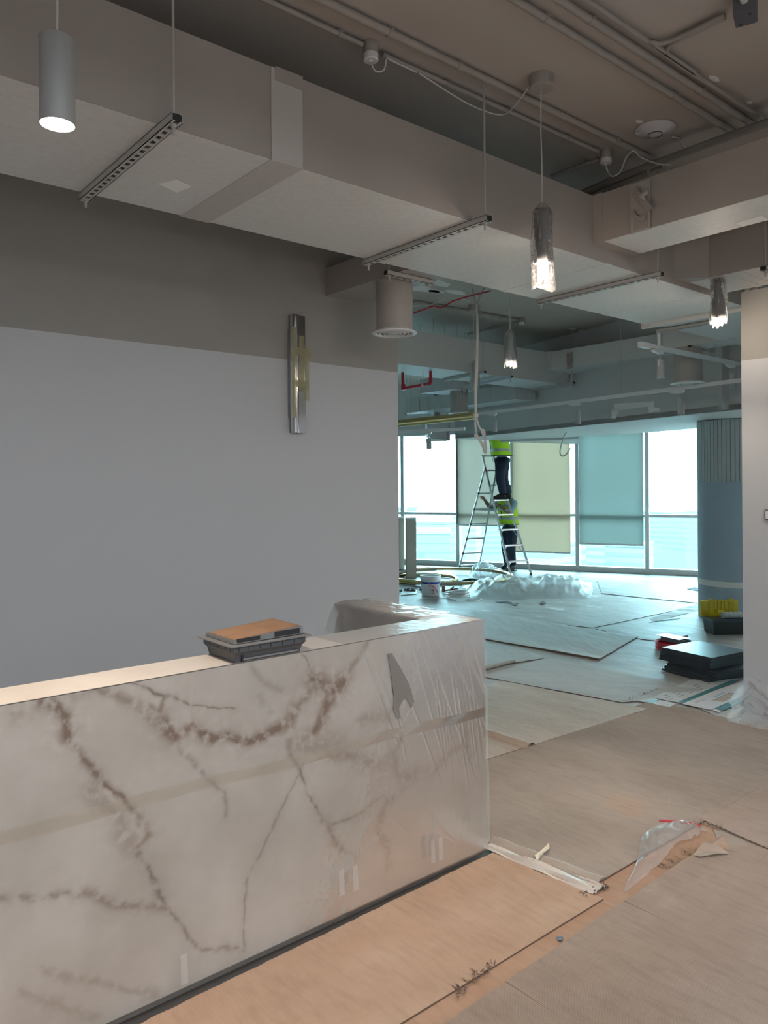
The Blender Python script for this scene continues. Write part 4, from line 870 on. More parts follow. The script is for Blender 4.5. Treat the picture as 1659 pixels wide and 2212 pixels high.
for x0, x1 in ((-w2*.88,-w2*.25),(w2*.15,w2*.88)): part(MB().box((x0,-d2_*.905,.072),(x1,-d2_*.895,.086 if x1 < 0 else .092)), 'cable_slot', black, lo, world=False, smooth=False)
for x in (-.13,-.09,-.045,.0,.05,.10,.135): part(MB().box((x-.0015,-d2_-.001,.042),(x+.0015,-d2_+.003,.061)), 'tray_rib', black, fbx, world=False, smooth=False)
for y in (-.09,-.05,.0,.06): part(MB().box((-w2-.001,y-.0015,.042),(-w2+.003,y+.0015,.061)), 'tray_rib', black, fbx, world=False, smooth=False)
part(MB().box((-.11,-d2_*.93,.008),(.125,-d2_*.89,.014)), 'cover_rail', gpl2, fbx, world=False, smooth=False); part(MB().box((-.115,-d2_*.935,.004),(-.108,-d2_*.88,.03)), 'clip', black, fbx, world=False, smooth=False)
# ================================================================== FLOOR PROTECTION
def mat_board(name, c1, c2, c3=None, rot=0., sc_=(1,.35,1), scale=4., rough=.7, bump=.15):
    mt = bpy.data.materials.new(name); mt.use_nodes = True; nt = mt.node_tree; N = nt.nodes; L = nt.links; b = N['Principled BSDF']; b.inputs['Roughness'].default_value = rough
    g = N.new('ShaderNodeNewGeometry'); mp = N.new('ShaderNodeMapping'); mp.inputs['Rotation'].default_value = (0,0,rot); mp.inputs['Scale'].default_value = sc_; L.new(g.outputs['Position'], mp.inputs[0])
    a = N.new('ShaderNodeTexNoise'); a.inputs['Scale'].default_value = scale; a.inputs['Detail'].default_value = 9; a.inputs['Roughness'].default_value = .6; L.new(mp.outputs[0], a.inputs['Vector'])
    r1 = N.new('ShaderNodeValToRGB'); L.new(a.outputs['Fac'], r1.inputs[0]); e = r1.color_ramp.elements; e[0].position = .33; e[0].color = (*c1,1); e[1].position = .62; e[1].color = (*c2,1)
    if c3: q = e.new(.72); q.color = (*c3,1)
    sc2 = N.new('ShaderNodeTexNoise'); sc2.inputs['Scale'].default_value = 38; sc2.inputs['Detail'].default_value = 8; mp2 = N.new('ShaderNodeMapping'); mp2.inputs['Rotation'].default_value = (0,0,rot+.5); mp2.inputs['Scale'].default_value = (1,.22,1); L.new(g.outputs['Position'], mp2.inputs[0]); L.new(mp2.outputs[0], sc2.inputs['Vector'])
    r2 = N.new('ShaderNodeValToRGB'); L.new(sc2.outputs['Fac'], r2.inputs[0]); e2 = r2.color_ramp.elements; e2[0].position = .30; e2[0].color = (.88,.875,.87,1); e2[1].position = .66; e2[1].color = (1.0,1.0,1.0,1); q2 = e2.new(.5); q2.color = (.975,.972,.97,1)
    mx2 = N.new('ShaderNodeMix'); mx2.data_type = 'RGBA'; mx2.blend_type = 'MULTIPLY'; mx2.inputs[0].default_value = 1; L.new(r1.outputs[0], mx2.inputs[6]); L.new(r2.outputs[0], mx2.inputs[7]); L.new(mx2.outputs[2], b.inputs['Base Color'])
    f = N.new('ShaderNodeTexNoise'); f.inputs['Scale'].default_value = 60; L.new(mp.outputs[0], f.inputs['Vector'])
    bp = N.new('ShaderNodeBump'); bp.inputs['Strength'].default_value = bump; bp.inputs['Distance'].default_value = .01; L.new(f.outputs['Fac'], bp.inputs['Height']); L.new(bp.outputs[0], b.inputs['Normal']); return mt
kraft = mat_board('kraft_board', (.40,.26,.175), (.46,.315,.225), (.50,.37,.29), scale=3, sc_=(.5,1,1))
kraft2 = mat_board('kraft_ridged', (.37,.285,.225), (.42,.335,.275), (.49,.42,.36), scale=2.6, sc_=(.45,1,1))
kraft3 = mat_board('kraft_dusty', (.32,.265,.22), (.385,.325,.275), (.44,.31,.225), scale=2.4, sc_=(1,.6,1))
kraft4 = mat_board('kraft_far', (.36,.27,.205), (.43,.335,.265), (.48,.40,.34), scale=3)
paper = mat_board('paper_sheet', (.36,.345,.32), (.41,.395,.37), rot=.7, scale=2.5, bump=.05)
tapebrown = mat_board('brown_tape', (.36,.215,.135), (.41,.255,.17), scale=5)
darkedge = M('edge_shade_and_shreds', (.13,.085,.06), .8)  # dark brown paints the shade in board edge hollows; frayed shreds share it
def sheet(name, corners, z0, th, mat, label, cat='floor sheet', n=(40,40), wr=0., wsc=3., jag=.006, seed=0, ridge=None, group='floor protection sheets', lift=None, dirw=None):
    """four floor corners in order; solid thin sheet with ragged rim"""
    C = [Vector((c[0],c[1],0)) for c in corners]; a, b = n
    U, V = np.meshgrid(np.linspace(0,1,a), np.linspace(0,1,b), indexing='ij'); P = np.zeros((a,b,3))
    for k in range(2): P[...,k] = (1-U)*(1-V)*C[0][k]+U*(1-V)*C[1][k]+U*V*C[2][k]+(1-U)*V*C[3][k]
    J = fbm(np.stack([P[...,0]*9, P[...,1]*9, P[...,0]*0], -1), 4, seed+3)*jag*2; rim = (U < 1e-6)|(U > 1-1e-6)|(V < 1e-6)|(V > 1-1e-6)
    P[...,0] += J*rim; P[...,1] += fbm(np.stack([P[...,0]*9, P[...,1]*9, P[...,0]*0+5], -1), 4, seed+4)*jag*2*rim
    h = np.zeros((a,b))
    if wr:
        q = np.stack([P[...,0]*wsc, P[...,1]*wsc, P[...,0]*0], -1)
        if dirw is not None:
            c_, s_ = math.cos(dirw), math.sin(dirw); q = np.stack([(P[...,0]*c_+P[...,1]*s_)*wsc*.35, (-P[...,0]*s_+P[...,1]*c_)*wsc*1.6, P[...,0]*0], -1)
        h = wr*np.clip(fbm(q, 4, seed)+.25, 0, 1)*np.minimum(1, 12*np.minimum(np.minimum(U,1-U), np.minimum(V,1-V))+.25)
    if lift: h = h+lift(U,V)
    P[...,2] = z0+th+h
    mb = MB(); mb.grid(P); order = [(i,0) for i in range(a)]+[(a-1,j) for j in range(1,b)]+[(i,b-1) for i in range(a-2,-1,-1)]+[(0,j) for j in range(b-2,0,-1)]
    lo = len(mb.v); mb.v += [(float(P[i,j,0]),float(P[i,j,1]),z0) for i,j in order]; m_ = len(order)
    for k in range(m_):
        i0, i1 = order[k][0]*b+order[k][1], order[(k+1)%m_][0]*b+order[(k+1)%m_][1]; mb.f.append((i0, lo+k, lo+(k+1)%m_, i1))
    if mb.f and (P[1,0]-P[0,0])[0]*(P[0,1]-P[0,0])[1]-(P[1,0]-P[0,0])[1]*(P[0,1]-P[0,0])[0] < 0: mb.f = [f[::-1] for f in mb.f]
    o = solo(mb, name, mat, label, cat, group, ang=50); o.data.materials.append(darkedge)
    for f in o.data.polygons[(a-1)*(b-1):]: f.material_index = 1
    return o
def ridged(name, x0, x1, y0a, y0b, y1, z0, mat, label, pitch=.0066, amp=.0016, group='floor protection sheets', tilt=0., th=.005, seg=8, rot=0., piv=(0,0)):
    """corrugated board: ridges along Y; near edge y1, far edge slopes from y0a to y0b"""
    n = int((x1-x0)/pitch); xs = []; hs = []
    for k in range(n):
        for f, h in ((0,0),(.22,.45),(.40,.95),(.50,1),(.60,.95),(.78,.45)): xs.append(x0+(k+f)*pitch); hs.append(h)
    xs, hs = np.array(xs), np.array(hs); t = (xs-x0)/(x1-x0); yf = y0a+(y0b-y0a)*t+.012*fbm(np.stack([xs*14, xs*0, xs*0], -1), 4, 7)
    P = np.zeros((len(xs), seg, 3)); v = np.linspace(0,1,seg)
    P[...,0] = xs[:,None]; P[...,1] = yf[:,None]*(1-v)[None,:]+y1*v[None,:]
    P[...,0] += tilt*(P[...,1]-y0a)
    soft = .55+.9*vn(np.stack([P[...,0]*2.5, P[...,1]*4, P[...,0]*0], -1), 17); soft = np.clip(soft, .45, 1)
    P[...,2] = z0+th+hs[:,None]*amp*soft+.002*vn(np.stack([P[...,0]*3, P[...,1]*3, P[...,0]*0], -1), 27)
    if rot:
        c_, s_ = math.cos(rot), math.sin(rot); dx, dy = P[...,0]-piv[0], P[...,1]-piv[1]; P[...,0] = piv[0]+c_*dx-s_*dy; P[...,1] = piv[1]+s_*dx+c_*dy
    mb = MB(); mb.grid(P); a, b = P.shape[:2]; nt_ = len(mb.f); order = [(i,0) for i in range(a)]+[(a-1,j) for j in range(1,b)]+[(i,b-1) for i in range(a-2,-1,-1)]+[(0,j) for j in range(b-2,0,-1)]
    lo = len(mb.v); mb.v += [(float(P[i,j,0]),float(P[i,j,1]),z0) for i,j in order]; m_ = len(order)
    for k in range(m_):
        i0, i1 = order[k][0]*b+order[k][1], order[(k+1)%m_][0]*b+order[(k+1)%m_][1]; mb.f.append((i0, lo+k, lo+(k+1)%m_, i1))
    mb.f = [f[::-1] for f in mb.f]
    o = solo(mb, name, mat, label, 'floor sheet', group, ang=80); o.data.materials.append(darkedge)
    for f in o.data.polygons[nt_:]: f.material_index = 1
    return o
# near sheets
ridged('corrugated_sheet', -.9, 2.655, 2.312, 2.345, 1.795, .002, kraft, 'smooth brown corrugated board laid along the counter foot', pitch=.0080, amp=.0016)
sheet('paper_tape_strip', [(-1.2,1.60),(3.60,1.70),(3.62,1.93),(-1.2,1.84)], .0012, .0012, tapebrown, 'plain brown tape strip laid between the ridged boards', n=(120,6), jag=.004)
ridged('corrugated_sheet', .2, 3.56, 1.665, 1.745, -1.2, .003, kraft2, 'large ridged corrugated board lying beside the torn plastic strip', pitch=.0072, amp=.0095, seg=14)
ridged('corrugated_sheet', 2.66, 5.33, 3.20, 3.16, 1.88, .0025, kraft3, 'dusty worn corrugated board in front of the right wall', pitch=.0078, amp=.0040)
ridged('corrugated_sheet', 3.64, 5.34, 1.91, 1.94, -.6, .006, kraft2, 'ridged corrugated board with slanted ridges beside the torn cardboard scraps', pitch=.0075, amp=.0022, tilt=1.5) if False else None
# slanted ridge board: ridges run at an angle
def slant_board():
    ang = math.radians(12); d = Vector((math.cos(-ang), math.sin(-ang), 0)); 
    c = [Vector((3.645,1.915,0)), Vector((5.34,1.955,0)), Vector((5.34,-.4,0)), Vector((3.50,1.10,0))]
    mb = MB(); pitch = .0075; nrm = Vector((-d.y,d.x,0))
    # lines parallel to d, clipped by scanning
    s0 = min((p).dot(nrm) for p in c); s1 = max((p).dot(nrm) for p in c); k = 0; s = s0
    def clip(s):
        ts_ = []
        for i in range(4):
            a, b = c[i], c[(i+1)%4]; da, db = a.dot(nrm)-s, b.dot(nrm)-s
            if da*db < 0: ts_.append((a.lerp(b, da/(da-db))).dot(d))
        return (min(ts_), max(ts_)) if len(ts_) >= 2 else None
    prev = None
    while s < s1:
        for f, h in ((0,0),(.22,.45),(.40,.95),(.50,1),(.60,.95),(.78,.45)):
            r_ = clip(s+f*pitch)
            if r_:
                a = d*r_[0]+nrm*(s+f*pitch); b = d*r_[1]+nrm*(s+f*pitch); o = len(mb.v); z = .0055+.0072*h
                mb.v += [(a.x,a.y,z),(b.x,b.y,z)]
                if prev is not None: mb.f.append((prev, prev+1, o+1, o))
                prev = o
        s += pitch
    lo = len(mb.v); mb.v += [(c[0].x,c[0].y,.002),(c[3].x,c[3].y,.002),(c[0].x,c[0].y,.006),(c[3].x,c[3].y,.006)]; mb.f.append((lo,lo+1,lo+3,lo+2))
    solo(mb, 'corrugated_sheet', kraft2, 'ridged corrugated board with slanted ridges beside the torn cardboard scraps', 'floor sheet', 'floor protection sheets', ang=80)
slant_board()
q = lambda *a: G(*a)[:2]
sheet('kraft_sheet', [(3.2,3.16),(5.10,3.06),(4.90,4.30),(3.2,4.33)], .008, .005, kraft4, 'smooth brown kraft sheet between counter and left wall corner', n=(60,40), wr=.004, jag=.008, seed=2)
sheet('paper_sheet', [q(1036,1462), q(1182,1422), q(1560,1497), q(1345,1519)], .004, .002, paper, 'pale paper sheet running to the stack of dark tiles', n=(60,60), wr=.008, wsc=4, seed=4, dirw=2.3)
sheet('paper_sheet', [q(1020,1320), q(1378,1377), q(1294,1427), q(1020,1377)], .006, .004, paper, 'large wrinkled pale paper sheet beside the red cable coil', n=(90,60), wr=.016, wsc=4, seed=5, dirw=.9, lift=lambda U,V: .02*np.clip(V-.9,0,1)*10*np.clip(U-.25,0,.5))
sheet('paper_sheet', [q(1015,1386), q(1100,1398), q(1187,1422), q(1015,1447)], .005, .002, paper, 'small pale paper sheet with a rolled edge behind the counter end', n=(40,40), wr=.010, wsc=5, seed=6, dirw=.6)
rl = MB(); A, B = G(1012,1450,.022), G(1111,1428,.022); rl.tube([A.lerp(B,t)+Vector((0,0,.003*math.sin(t*9))) for t in np.linspace(0,1,14)], [.022*(1-.25*t) for t in np.linspace(0,1,14)], 12); solo(rl, 'rolled_paper_edge', paper, 'rolled edge of the small pale paper sheet', 'paper roll')
sheet('board_sheet', [q(870,1318), q(1282,1357), q(1512,1308), q(1300,1285)], .002, .003, floor_m, 'grey board sheet reaching to the yellow toolbox', n=(60,40), wr=.010, wsc=3, seed=8, jag=.015)
sheet('board_sheet', [q(1300,1283), q(1512,1304), q(1514,1262), q(1290,1256)], .003, .004, floor_m, 'pale grey board sheet in front of the bare window pane', n=(60,30), wr=.012, wsc=3, seed=9, jag=.015)
sheet('board_sheet', [q(1285,1359), q(1518,1313), q(1530,1398), q(1385,1382)], .001, .003, floor_m, 'grey board sheet between the paper and the toolbox', n=(40,30), wr=.010, wsc=3, seed=10, jag=.02)
# creased flap by the toolbox
sheet('paper_flap', [q(1405,1337), q(1520,1300), q(1520,1318), q(1410,1345)], .004, .002, paper, 'curled paper flap with a dark gap near the toolbox', n=(40,14), wr=.03, wsc=7, seed=12, jag=.01)
# folded film and board lip running off the counter corner
lip = MB(); A, B = Vector((2.63,2.40,.02)), Vector((2.675,1.84,.02)); n = 40; T = np.zeros((n,9,3))
for i in range(n):
    t = i/(n-1); c = A.lerp(B,t)
    for j in range(9): T[i,j] = (c.x-.035+.011*j*(.6+.5*t), c.y, .006+.026*abs(math.sin(j*1.3+.5))*(1-.3*t)*(1-abs(j-4)/6)+.004*math.sin(t*14+j))
lip.grid(T); solo(lip, 'folded_film_strip', mat_board('dirty_film', (.52,.46,.40), (.64,.58,.52), scale=6, rough=.35), 'folded dirty white film strip leading off the counter corner', 'film strip', ang=60)
lip2 = MB(); T = np.zeros((n,5,3))
for i in range(n):
    t = i/(n-1); c = Vector((2.66,2.42,0)).lerp(Vector((2.735,1.88,0)),t)
    for j in range(5): T[i,j] = (c.x+.016*j, c.y, .008+.022*math.sin(math.pi*j/4)*(1-.5*t)+.002*math.sin(t*21))
lip2.grid(T); solo(lip2, 'curled_board_lip', kraft3, 'curled board lip beside the folded film strip', 'board edge', ang=60)
fold2 = MB(); A, B = G(1020,1566,.02), G(1154,1607,.02); n = 24; T = np.zeros((n,6,3)); dd = (B-A).normalized(); nn = Vector((-dd.y,dd.x,0))
for i in range(n):
    c = A.lerp(B,i/(n-1))
    for j in range(6): p = c-nn*.02*(j-1); T[i,j] = (p.x,p.y,.012+.022*math.sin(math.pi*j/5)+.002*math.sin(i*.8))
fold2.grid(T); solo(fold2, 'folded_board_strip', kraft4, 'folded strip of kraft board with a torn tip on the smooth sheet', 'board strip', ang=60)
# frayed paper fringes (uncountable)
def fringe(name, px0, px1, n, L, label, mat=darkedge, spread=.03, seed=0):
    rf = random.Random(seed); mb = MB(); a, b = G(*px0,.008), G(*px1,.008)
    for k in range(n):
        p = a.lerp(b, rf.random())+Vector((rf.uniform(-spread,spread),rf.uniform(-spread,spread),0)); an = rf.uniform(0,6.28); l = L*rf.uniform(.4,1)
        d = Vector((math.cos(an),math.sin(an),0)); w = Vector((-d.y,d.x,0))*rf.uniform(.001,.003); t = p+d*l+Vector((0,0,rf.uniform(.0,.006))); m_ = p+d*l*.5+Vector((0,0,rf.uniform(.001,.008)))
        mb.add([p-w,p+w,m_+w,m_-w,t], [(0,1,2,3),(3,2,4)])
    return solo(mb, name, mat, label, 'paper shreds', kind='stuff')
fringe('frayed_shreds', (1265,1930), (1310,1915), 60, .04, 'dark frayed shreds at the end of the folded film strip', spread=.012, seed=1)
fringe('frayed_shreds', (985,2148), (1060,2085), 46, .04, 'dark frayed shreds along the smooth brown board edge', spread=.012, seed=2)
fringe('frayed_shreds', (1345,1516), (1425,1487), 60, .04, 'frayed shreds along the pale paper edge near the printed boards', M('shred_brown', (.16,.12,.09), .8), spread=.012, seed=3)
fringe('frayed_shreds', (1430,1872), (1495,1838), 70, .03, 'small frayed shreds beside the torn plastic strip', M('shred_tan', (.30,.20,.13), .8), spread=.02, seed=4)
fringe('frayed_shreds', (1490,1772), (1560,1790), 50, .03, 'small frayed shreds at the board joint by the red cable offcut', M('shred_tan', (.30,.20,.13), .8), spread=.02, seed=5)
# torn plastic strip
P = np.zeros((60,12,3)); ctr = spline([G(1350,1922,.012), G(1385,1880,.012), G(1405,1850,.015), G(1425,1815,.012), G(1465,1795,.012), G(1500,1788,.012), G(1530,1790,.015)], 10)
wd = np.interp(np.linspace(0,1,60), [0,.15,.35,.55,.8,.9,1], [.004,.03,.055,.085,.075,.02,.005]); nn_ = len(ctr)
for i in range(60):
    f = i/59*(nn_-1); k = min(int(f), nn_-2); c = ctr[k].lerp(ctr[k+1], f-k); t = (ctr[k+1]-ctr[k]).normalized(); sdv = Vector((-t.y,t.x,0))
    for j in range(12):
        u = j/11*2-1; p = c+sdv*u*wd[i]; z = .006+.02*(1-u*u)*wd[i]/.08*(.5+vn(np.array((i*.35,j*.7,1.)),71))+.012*vn(np.array((i*.9,j*1.1,3.)),72)*(wd[i]/.05); P[i,j] = (p.x,p.y,min(z,.07))
mb = MB().grid(P); solo(mb, 'torn_plastic_strip', heapfilm, 'crumpled torn strip of white plastic film across the board joint', 'plastic strip', ang=70)
cable('cable_offcut', [G(1424,1773,.014), G(1450,1774,.014), G(1480,1777,.014), G(1513,1783,.014)], .0065, redcab, 'short red cable offcut lying next to the torn plastic strip', 'cable offcut')
# torn cardboard scraps
def scrap(px, label, mat, z=.012, curl=.02, seed=0, cat='cardboard scrap'):
    v = [G(x,y,z) for x,y in px]; c = sum(v, Vector())/len(v); rs_ = random.Random(seed); mb = MB(); n = len(v)
    vs = [p+Vector((0,0,rs_.uniform(0,curl))) for p in v]; vs2 = [p-Vector((0,0,.003)) for p in vs]; top = c+Vector((0,0,curl*.5))
    mb.v = [tuple(p) for p in vs]+[tuple(p) for p in vs2]+[tuple(top), tuple(top-Vector((0,0,.003)))]
    for i in range(n): j = (i+1)%n; mb.f += [(i,j,2*n),(n+j,n+i,2*n+1),(i,n+i,n+j,j)]
    return solo(mb, 'cardboard_scrap' if cat == 'cardboard scrap' else 'debris_flake', mat, label, cat, 'torn scraps on the floor', smooth=False)
scrap([(1497,1849),(1520,1831),(1552,1836),(1574,1847),(1545,1851),(1512,1856)], 'folded torn cardboard scrap nearest the torn plastic strip', kraft2, .016, .03, 1)
scrap([(1560,1812),(1605,1818),(1620,1835),(1572,1838)], 'triangular torn cardboard scrap by the slanted ridged board', kraft3, .012, .012, 2)
scrap([(1535,1828),(1560,1812),(1577,1840)], 'small upright cardboard tear between two larger scraps', kraft, .012, .02, 3)
scrap([(1540,1790),(1606,1814),(1600,1822),(1550,1815)], 'plain grey board tear under the slanted ridged board edge', kraft3, .006, .004, 4)
pale = M('pale_chip', (.66,.60,.48), .7); 
scrap([(1155,1856),(1168,1848),(1180,1838),(1186,1833),(1187,1842),(1175,1854),(1160,1860)], 'curled pale paper peel near the folded film strip', pale, .012, .03, 5)
scrap([(1180,1865),(1193,1868),(1190,1873),(1182,1871)], 'tan paper chip beside the curled pale peel', kraft, .008, .008, 6)
scrap([(1203,1884),(1220,1882),(1212,1889)], 'grey board chip near the frayed strip end', kraft3, .008, .008, 7)
for k, (px, py, s_, lb, cat) in enumerate(((1547,1714,12,'cream flat chip on the dusty board by the wall','debris flake'),(1445,1730,6,'tiny white chip on the dusty board','debris flake'),(1253,1845,6,'tiny pale chip near the curled peel','debris flake'),(1210,2028,9,'small blue grey flake in the tape strip joint','debris flake'))):
    scrap([(px+s_*math.cos(a)*(.6+.5*vn(np.array((a,k,0.)),5)), py+s_*.6*math.sin(a)) for a in np.linspace(0,5.6,7)], lb, (pale, white, pale, M('blue_flake',(.12,.14,.17),.6))[k], .007, .004, k+20, cat)
cr_ = MB(); rs_ = random.Random(9)
for k in range(110):
    px, py = rs_.uniform(1050,1655), rs_.uniform(1400,2205)
    if px < 1045: continue
    p = G(px,py,.009); s_ = rs_.uniform(.0012,.0035); cr_.hull([p+Vector((rs_.uniform(-s_,s_),rs_.uniform(-s_,s_),rs_.uniform(-.002,.004))) for _ in range(6)])
solo(cr_, 'floor_crumbs', pale, 'pale plaster crumbs scattered over the floor boards', 'crumbs', kind='stuff', smooth=False)
# ================================================================== THINGS ON THE FLOOR, RIGHT SIDE
tile_m = M('dark_carpet_tile', (.022,.027,.034), .55, bump=(220,.5)); tile_top = M('tile_back', (.040,.052,.064), .38, bump=(120,.06), noise=(3,(.055,.068,.08),.4,.7))
tb0, tb1, tb2 = G(1440,1452), G(1533,1477), G(1605,1469); side = .5
dirA = (Vector((tb1.x,tb1.y,0))-Vector((tb0.x,tb0.y,0))).normalized(); dirB = Vector((-dirA.y,dirA.x,0))
if dirB.dot(Vector(FW)) < 0: dirB = -dirB
base = Vector((tb1.x,tb1.y,0)); rt_ = random.Random(4)
proto = None
for k in range(22):
    z = k*.0098+.0075; up_ = k >= 9; j = k-9 if up_ else k
    off_ = dirA*(.006*j+rt_.uniform(-.004,.004)) if not up_ else dirA*(-.055+.006*j+rt_.uniform(-.004,.004))
    off_ += dirB*(rt_.uniform(-.006,.006)+(.02 if up_ else 0)-.004*j*(1 if up_ else -1)); an = math.atan2(dirA.y,dirA.x)+math.radians((3.5 if up_ else -1)+rt_.uniform(-.5,.5))
    c = base-dirA*side/2+dirB*side/2+off_
    words = ('bottom','second','third','fourth','fifth','sixth','seventh','eighth','ninth','tenth','eleventh','twelfth','top')
    lb = 'dark blue carpet tile, %s from the floor in the lower pile of the tile stack' % words[j] if not up_ else 'dark blue carpet tile, %s up in the overhanging upper pile of the tile stack' % words[j]
    lb = lb.replace('bottom from the floor', 'lying on the floor').replace('bottom up', 'lowest').replace('top up', 'topmost')
    if proto is None:
        mb = MB(); mb.box((-side/2,-side/2,0),(side/2,side/2,.0062)); proto = link('carpet_tile', None); part(mb, 'pile_layer', tile_m, proto, world=False, smooth=False); mb = MB(); mb.box((-side/2+.001,-side/2+.001,.0062),(side/2-.001,side/2-.001,.0088)); part(mb, 'backing_layer', tile_top, proto, world=False, smooth=False); o = proto
    else: o = copy_tree(proto)
    tag(o, lb, 'carpet tile', 'stacked dark carpet tiles'); o.location = (c.x,c.y,z); o.rotation_euler = (0,0,an)
# red cable coil with grey tray and shiny plate on it
cc = G(1445,1408,0); cc = Vector((cc.x+.10,cc.y+.02,0)); coil = MB(); pts = []
for i in range(16*9): a = 2*math.pi*i/16; kk = i/16; pts.append((cc.x+(.165-.004*(kk%3))*math.cos(a), cc.y+(.165-.004*((kk+1)%3))*math.sin(a), .012+.0085*kk))
coil.tube(pts, .0055, 6); solo(coil, 'cable_coil', redcab, 'coil of red cable beside the dark tile stack', 'cable coil', ang=80)
tr_ = MB(); tr_.box((-.15,-.035,0),(.15,.035,.003)); tr_.box((-.15,-.035,0),(.15,-.032,.045)); tr_.box((-.15,.032,0),(.15,.035,.045)); o = solo(tr_, 'cable_tray_offcut', M('grey_pvc', (.10,.11,.12), .45), 'dark grey trunking offcut resting on the red coil', 'trunking', smooth=False)
tq = cc-Vector(FW)*.09; o.location = (tq.x,tq.y,.0945); o.rotation_euler = (0,0,math.atan2(dirA.y,dirA.x)+.05)
pa = dirA; pb_ = dirB; pc = Vector((tq.x,tq.y,0))-pa*.05
pl_ = MB().prism([(pc+pa*a+pb_*b)[:2] for a, b in ((-.14,-.06),(.14,-.06),(.14,.09),(-.14,.09))], .1397, .1437); solo(pl_, 'shiny_plate', M('mirror_plate', (.6,.68,.66), .22, metal=.9), 'shiny reflective plate lying on top of the grey trunking', 'plate', smooth=False)
scrap([(1447,1374),(1462,1374),(1470,1380),(1486,1378),(1490,1388),(1470,1392),(1463,1383)], 'dark curled paper scrap behind the dark tile stack', M('dark_scrap', (.09,.08,.065), .8), .02, .05, 31)
# yellow toolbox: black base, open translucent yellow lid, paint roller sleeve on it
t0_, t1_ = G(1541,1372), G(1600,1371); dA = (Vector((t1_.x,t1_.y,0))-Vector((t0_.x,t0_.y,0))).normalized(); an = math.atan2(dA.y,dA.x)
tbx = thing('toolbox', 'black toolbox with its translucent yellow lid standing open by the column', 'toolbox', (t0_.x,t0_.y,0), an)
yl = bpy.data.materials.new('yellow_translucent'); yl.use_nodes = True; pb = yl.node_tree.nodes['Principled BSDF']; pb.inputs['Base Color'].default_value = (.72,.50,.01,1); pb.inputs['Roughness'].default_value = .3; pb.inputs['Transmission Weight'].default_value = .25; pb.inputs['Subsurface Weight'].default_value = .0
yd = M('yellow_rib', (.42,.31,.01), .4)
bw, bd, bh = .46, .24, .17
b = MB(); b.hull([(x,y,z) for x,y,z in ((.01,.01,0),(bw-.01,.01,0),(bw-.01,bd-.01,0),(.01,bd-.01,0),(0,0,bh-.03),(bw,0,bh-.03),(bw,bd,bh-.03),(0,bd,bh-.03))]); part(b, 'base', black, tbx, world=False, smooth=False)
part(MB().box((-.012,-.012,bh-.03),(bw+.012,bd+.012,bh)), 'rim', M('dark_blue_rim', (.03,.04,.055), .4), tbx, world=False, smooth=False)
lid = MB(); lid.box((-.03,bd-.02,bh-.005),(bw*.86,bd+.02,bh+.175)); lo = part(lid, 'open_lid', yl, tbx, world=False, smooth=False)
for x in (.06,.12,.16,.20,.24,.28,.34): part(MB().box((x-.003,bd-.028,bh+.03),(x+.003,bd-.02,bh+.17)), 'lid_rib', yd, lo, world=False, smooth=False)
for x0,x1,z0,z1 in ((-.025,.05,.0,.155),(.13,.26,.02,.075),(.30,.385,.04,.155)): part(MB().box((x0,bd-.026,bh+z0+.01),(x1,bd-.0205,bh+z1)), 'lid_panel', M('yellow_panel',(.50,.37,.01),.35), lo, world=False, smooth=False)
part(MB().box((.155,bd-.031,bh+.035),(.235,bd-.026,bh+.066)), 'lid_window', M('yellow_bright',(.80,.62,.02),.3), lo, world=False, smooth=False)
for x in (.06,.30): part(MB().box((x,bd-.02,bh+.175),(x+.05,bd+.02,bh+.188)), 'lid_latch', yl, lo, world=False, smooth=False)
rs = MB(); n = 40; ring = []
rs.tube([(.13,.06,bh+.036),(.44,.08,bh+.036)], .034, 18); o = solo(rs, 'roller_sleeve', M('fleece_white', (.55,.56,.54), .9, bump=(160,.5)), 'pale paint roller sleeve with spiral stripes lying on the toolbox', 'roller sleeve')
loc = Vector(o.location); c_, s_ = math.cos(an), math.sin(an); o.location = (t0_.x+loc.x*c_-loc.y*s_, t0_.y+loc.x*s_+loc.y*c_, loc.z-.001); o.rotation_euler.z = an
hel = MB(); pts = []
hp = [(.13+.31*t-.285, (.06+.02*t)-.07+.0345*math.cos(t*38), .034+.0345*math.sin(t*38)) for t in np.linspace(0,1,120)]; hel.tube(hp, .002, 5); part(hel, 'spiral_stripe', M('stripe_grey', (.28,.30,.29), .8), o, world=False)
# printed flattened boards
pr_w = mat_board('printed_board', (.50,.50,.49), (.56,.56,.55), (.30,.33,.33), scale=9, sc_=(1,.25,1)); teal = M('teal_print', (.05,.17,.18), .5); pink_b = M('board_white', (.55,.53,.53), .6)
def flat(name, px, z0, z1, mat, label=None, cat=None, parent=None, group='flattened printed boards'):
    mb = MB().prism([G(x,y,z1)[:2] for x,y in px], z0, z1)
    if parent: return part(mb, name, mat, parent, smooth=False)
    return solo(mb, name, mat, label, cat, group, smooth=False)
bA = flat('printed_board', [(1410,1506),(1492,1468),(1603,1466),(1478,1519),(1440,1513)], .006, .009, pr_w, 'white printed board with a teal band under the dark tile stack', 'printed board')
flat('teal_band', [(1465,1516),(1575,1471),(1603,1466.5),(1478,1519)], .009, .0095, teal, parent=bA)
for k in range(14):
    x, y = 1432+ (k%5)*22+ (k//5)*6, 1503-(k%5)*7.5+(k//5)*4.2; flat('print_mark', [(x,y),(x+9,y-3.2),(x+11,y-2.2),(x+2,y+1)], .009, .0094, M('print_grey', (.22,.24,.25), .6), parent=bA)
bB = flat('printed_board', [(1474,1520),(1548,1490),(1612,1468),(1612,1500),(1535,1533)], .010, .0135, pink_b, 'white printed board with a rectangular window cutout by the bubble wrap', 'printed board')
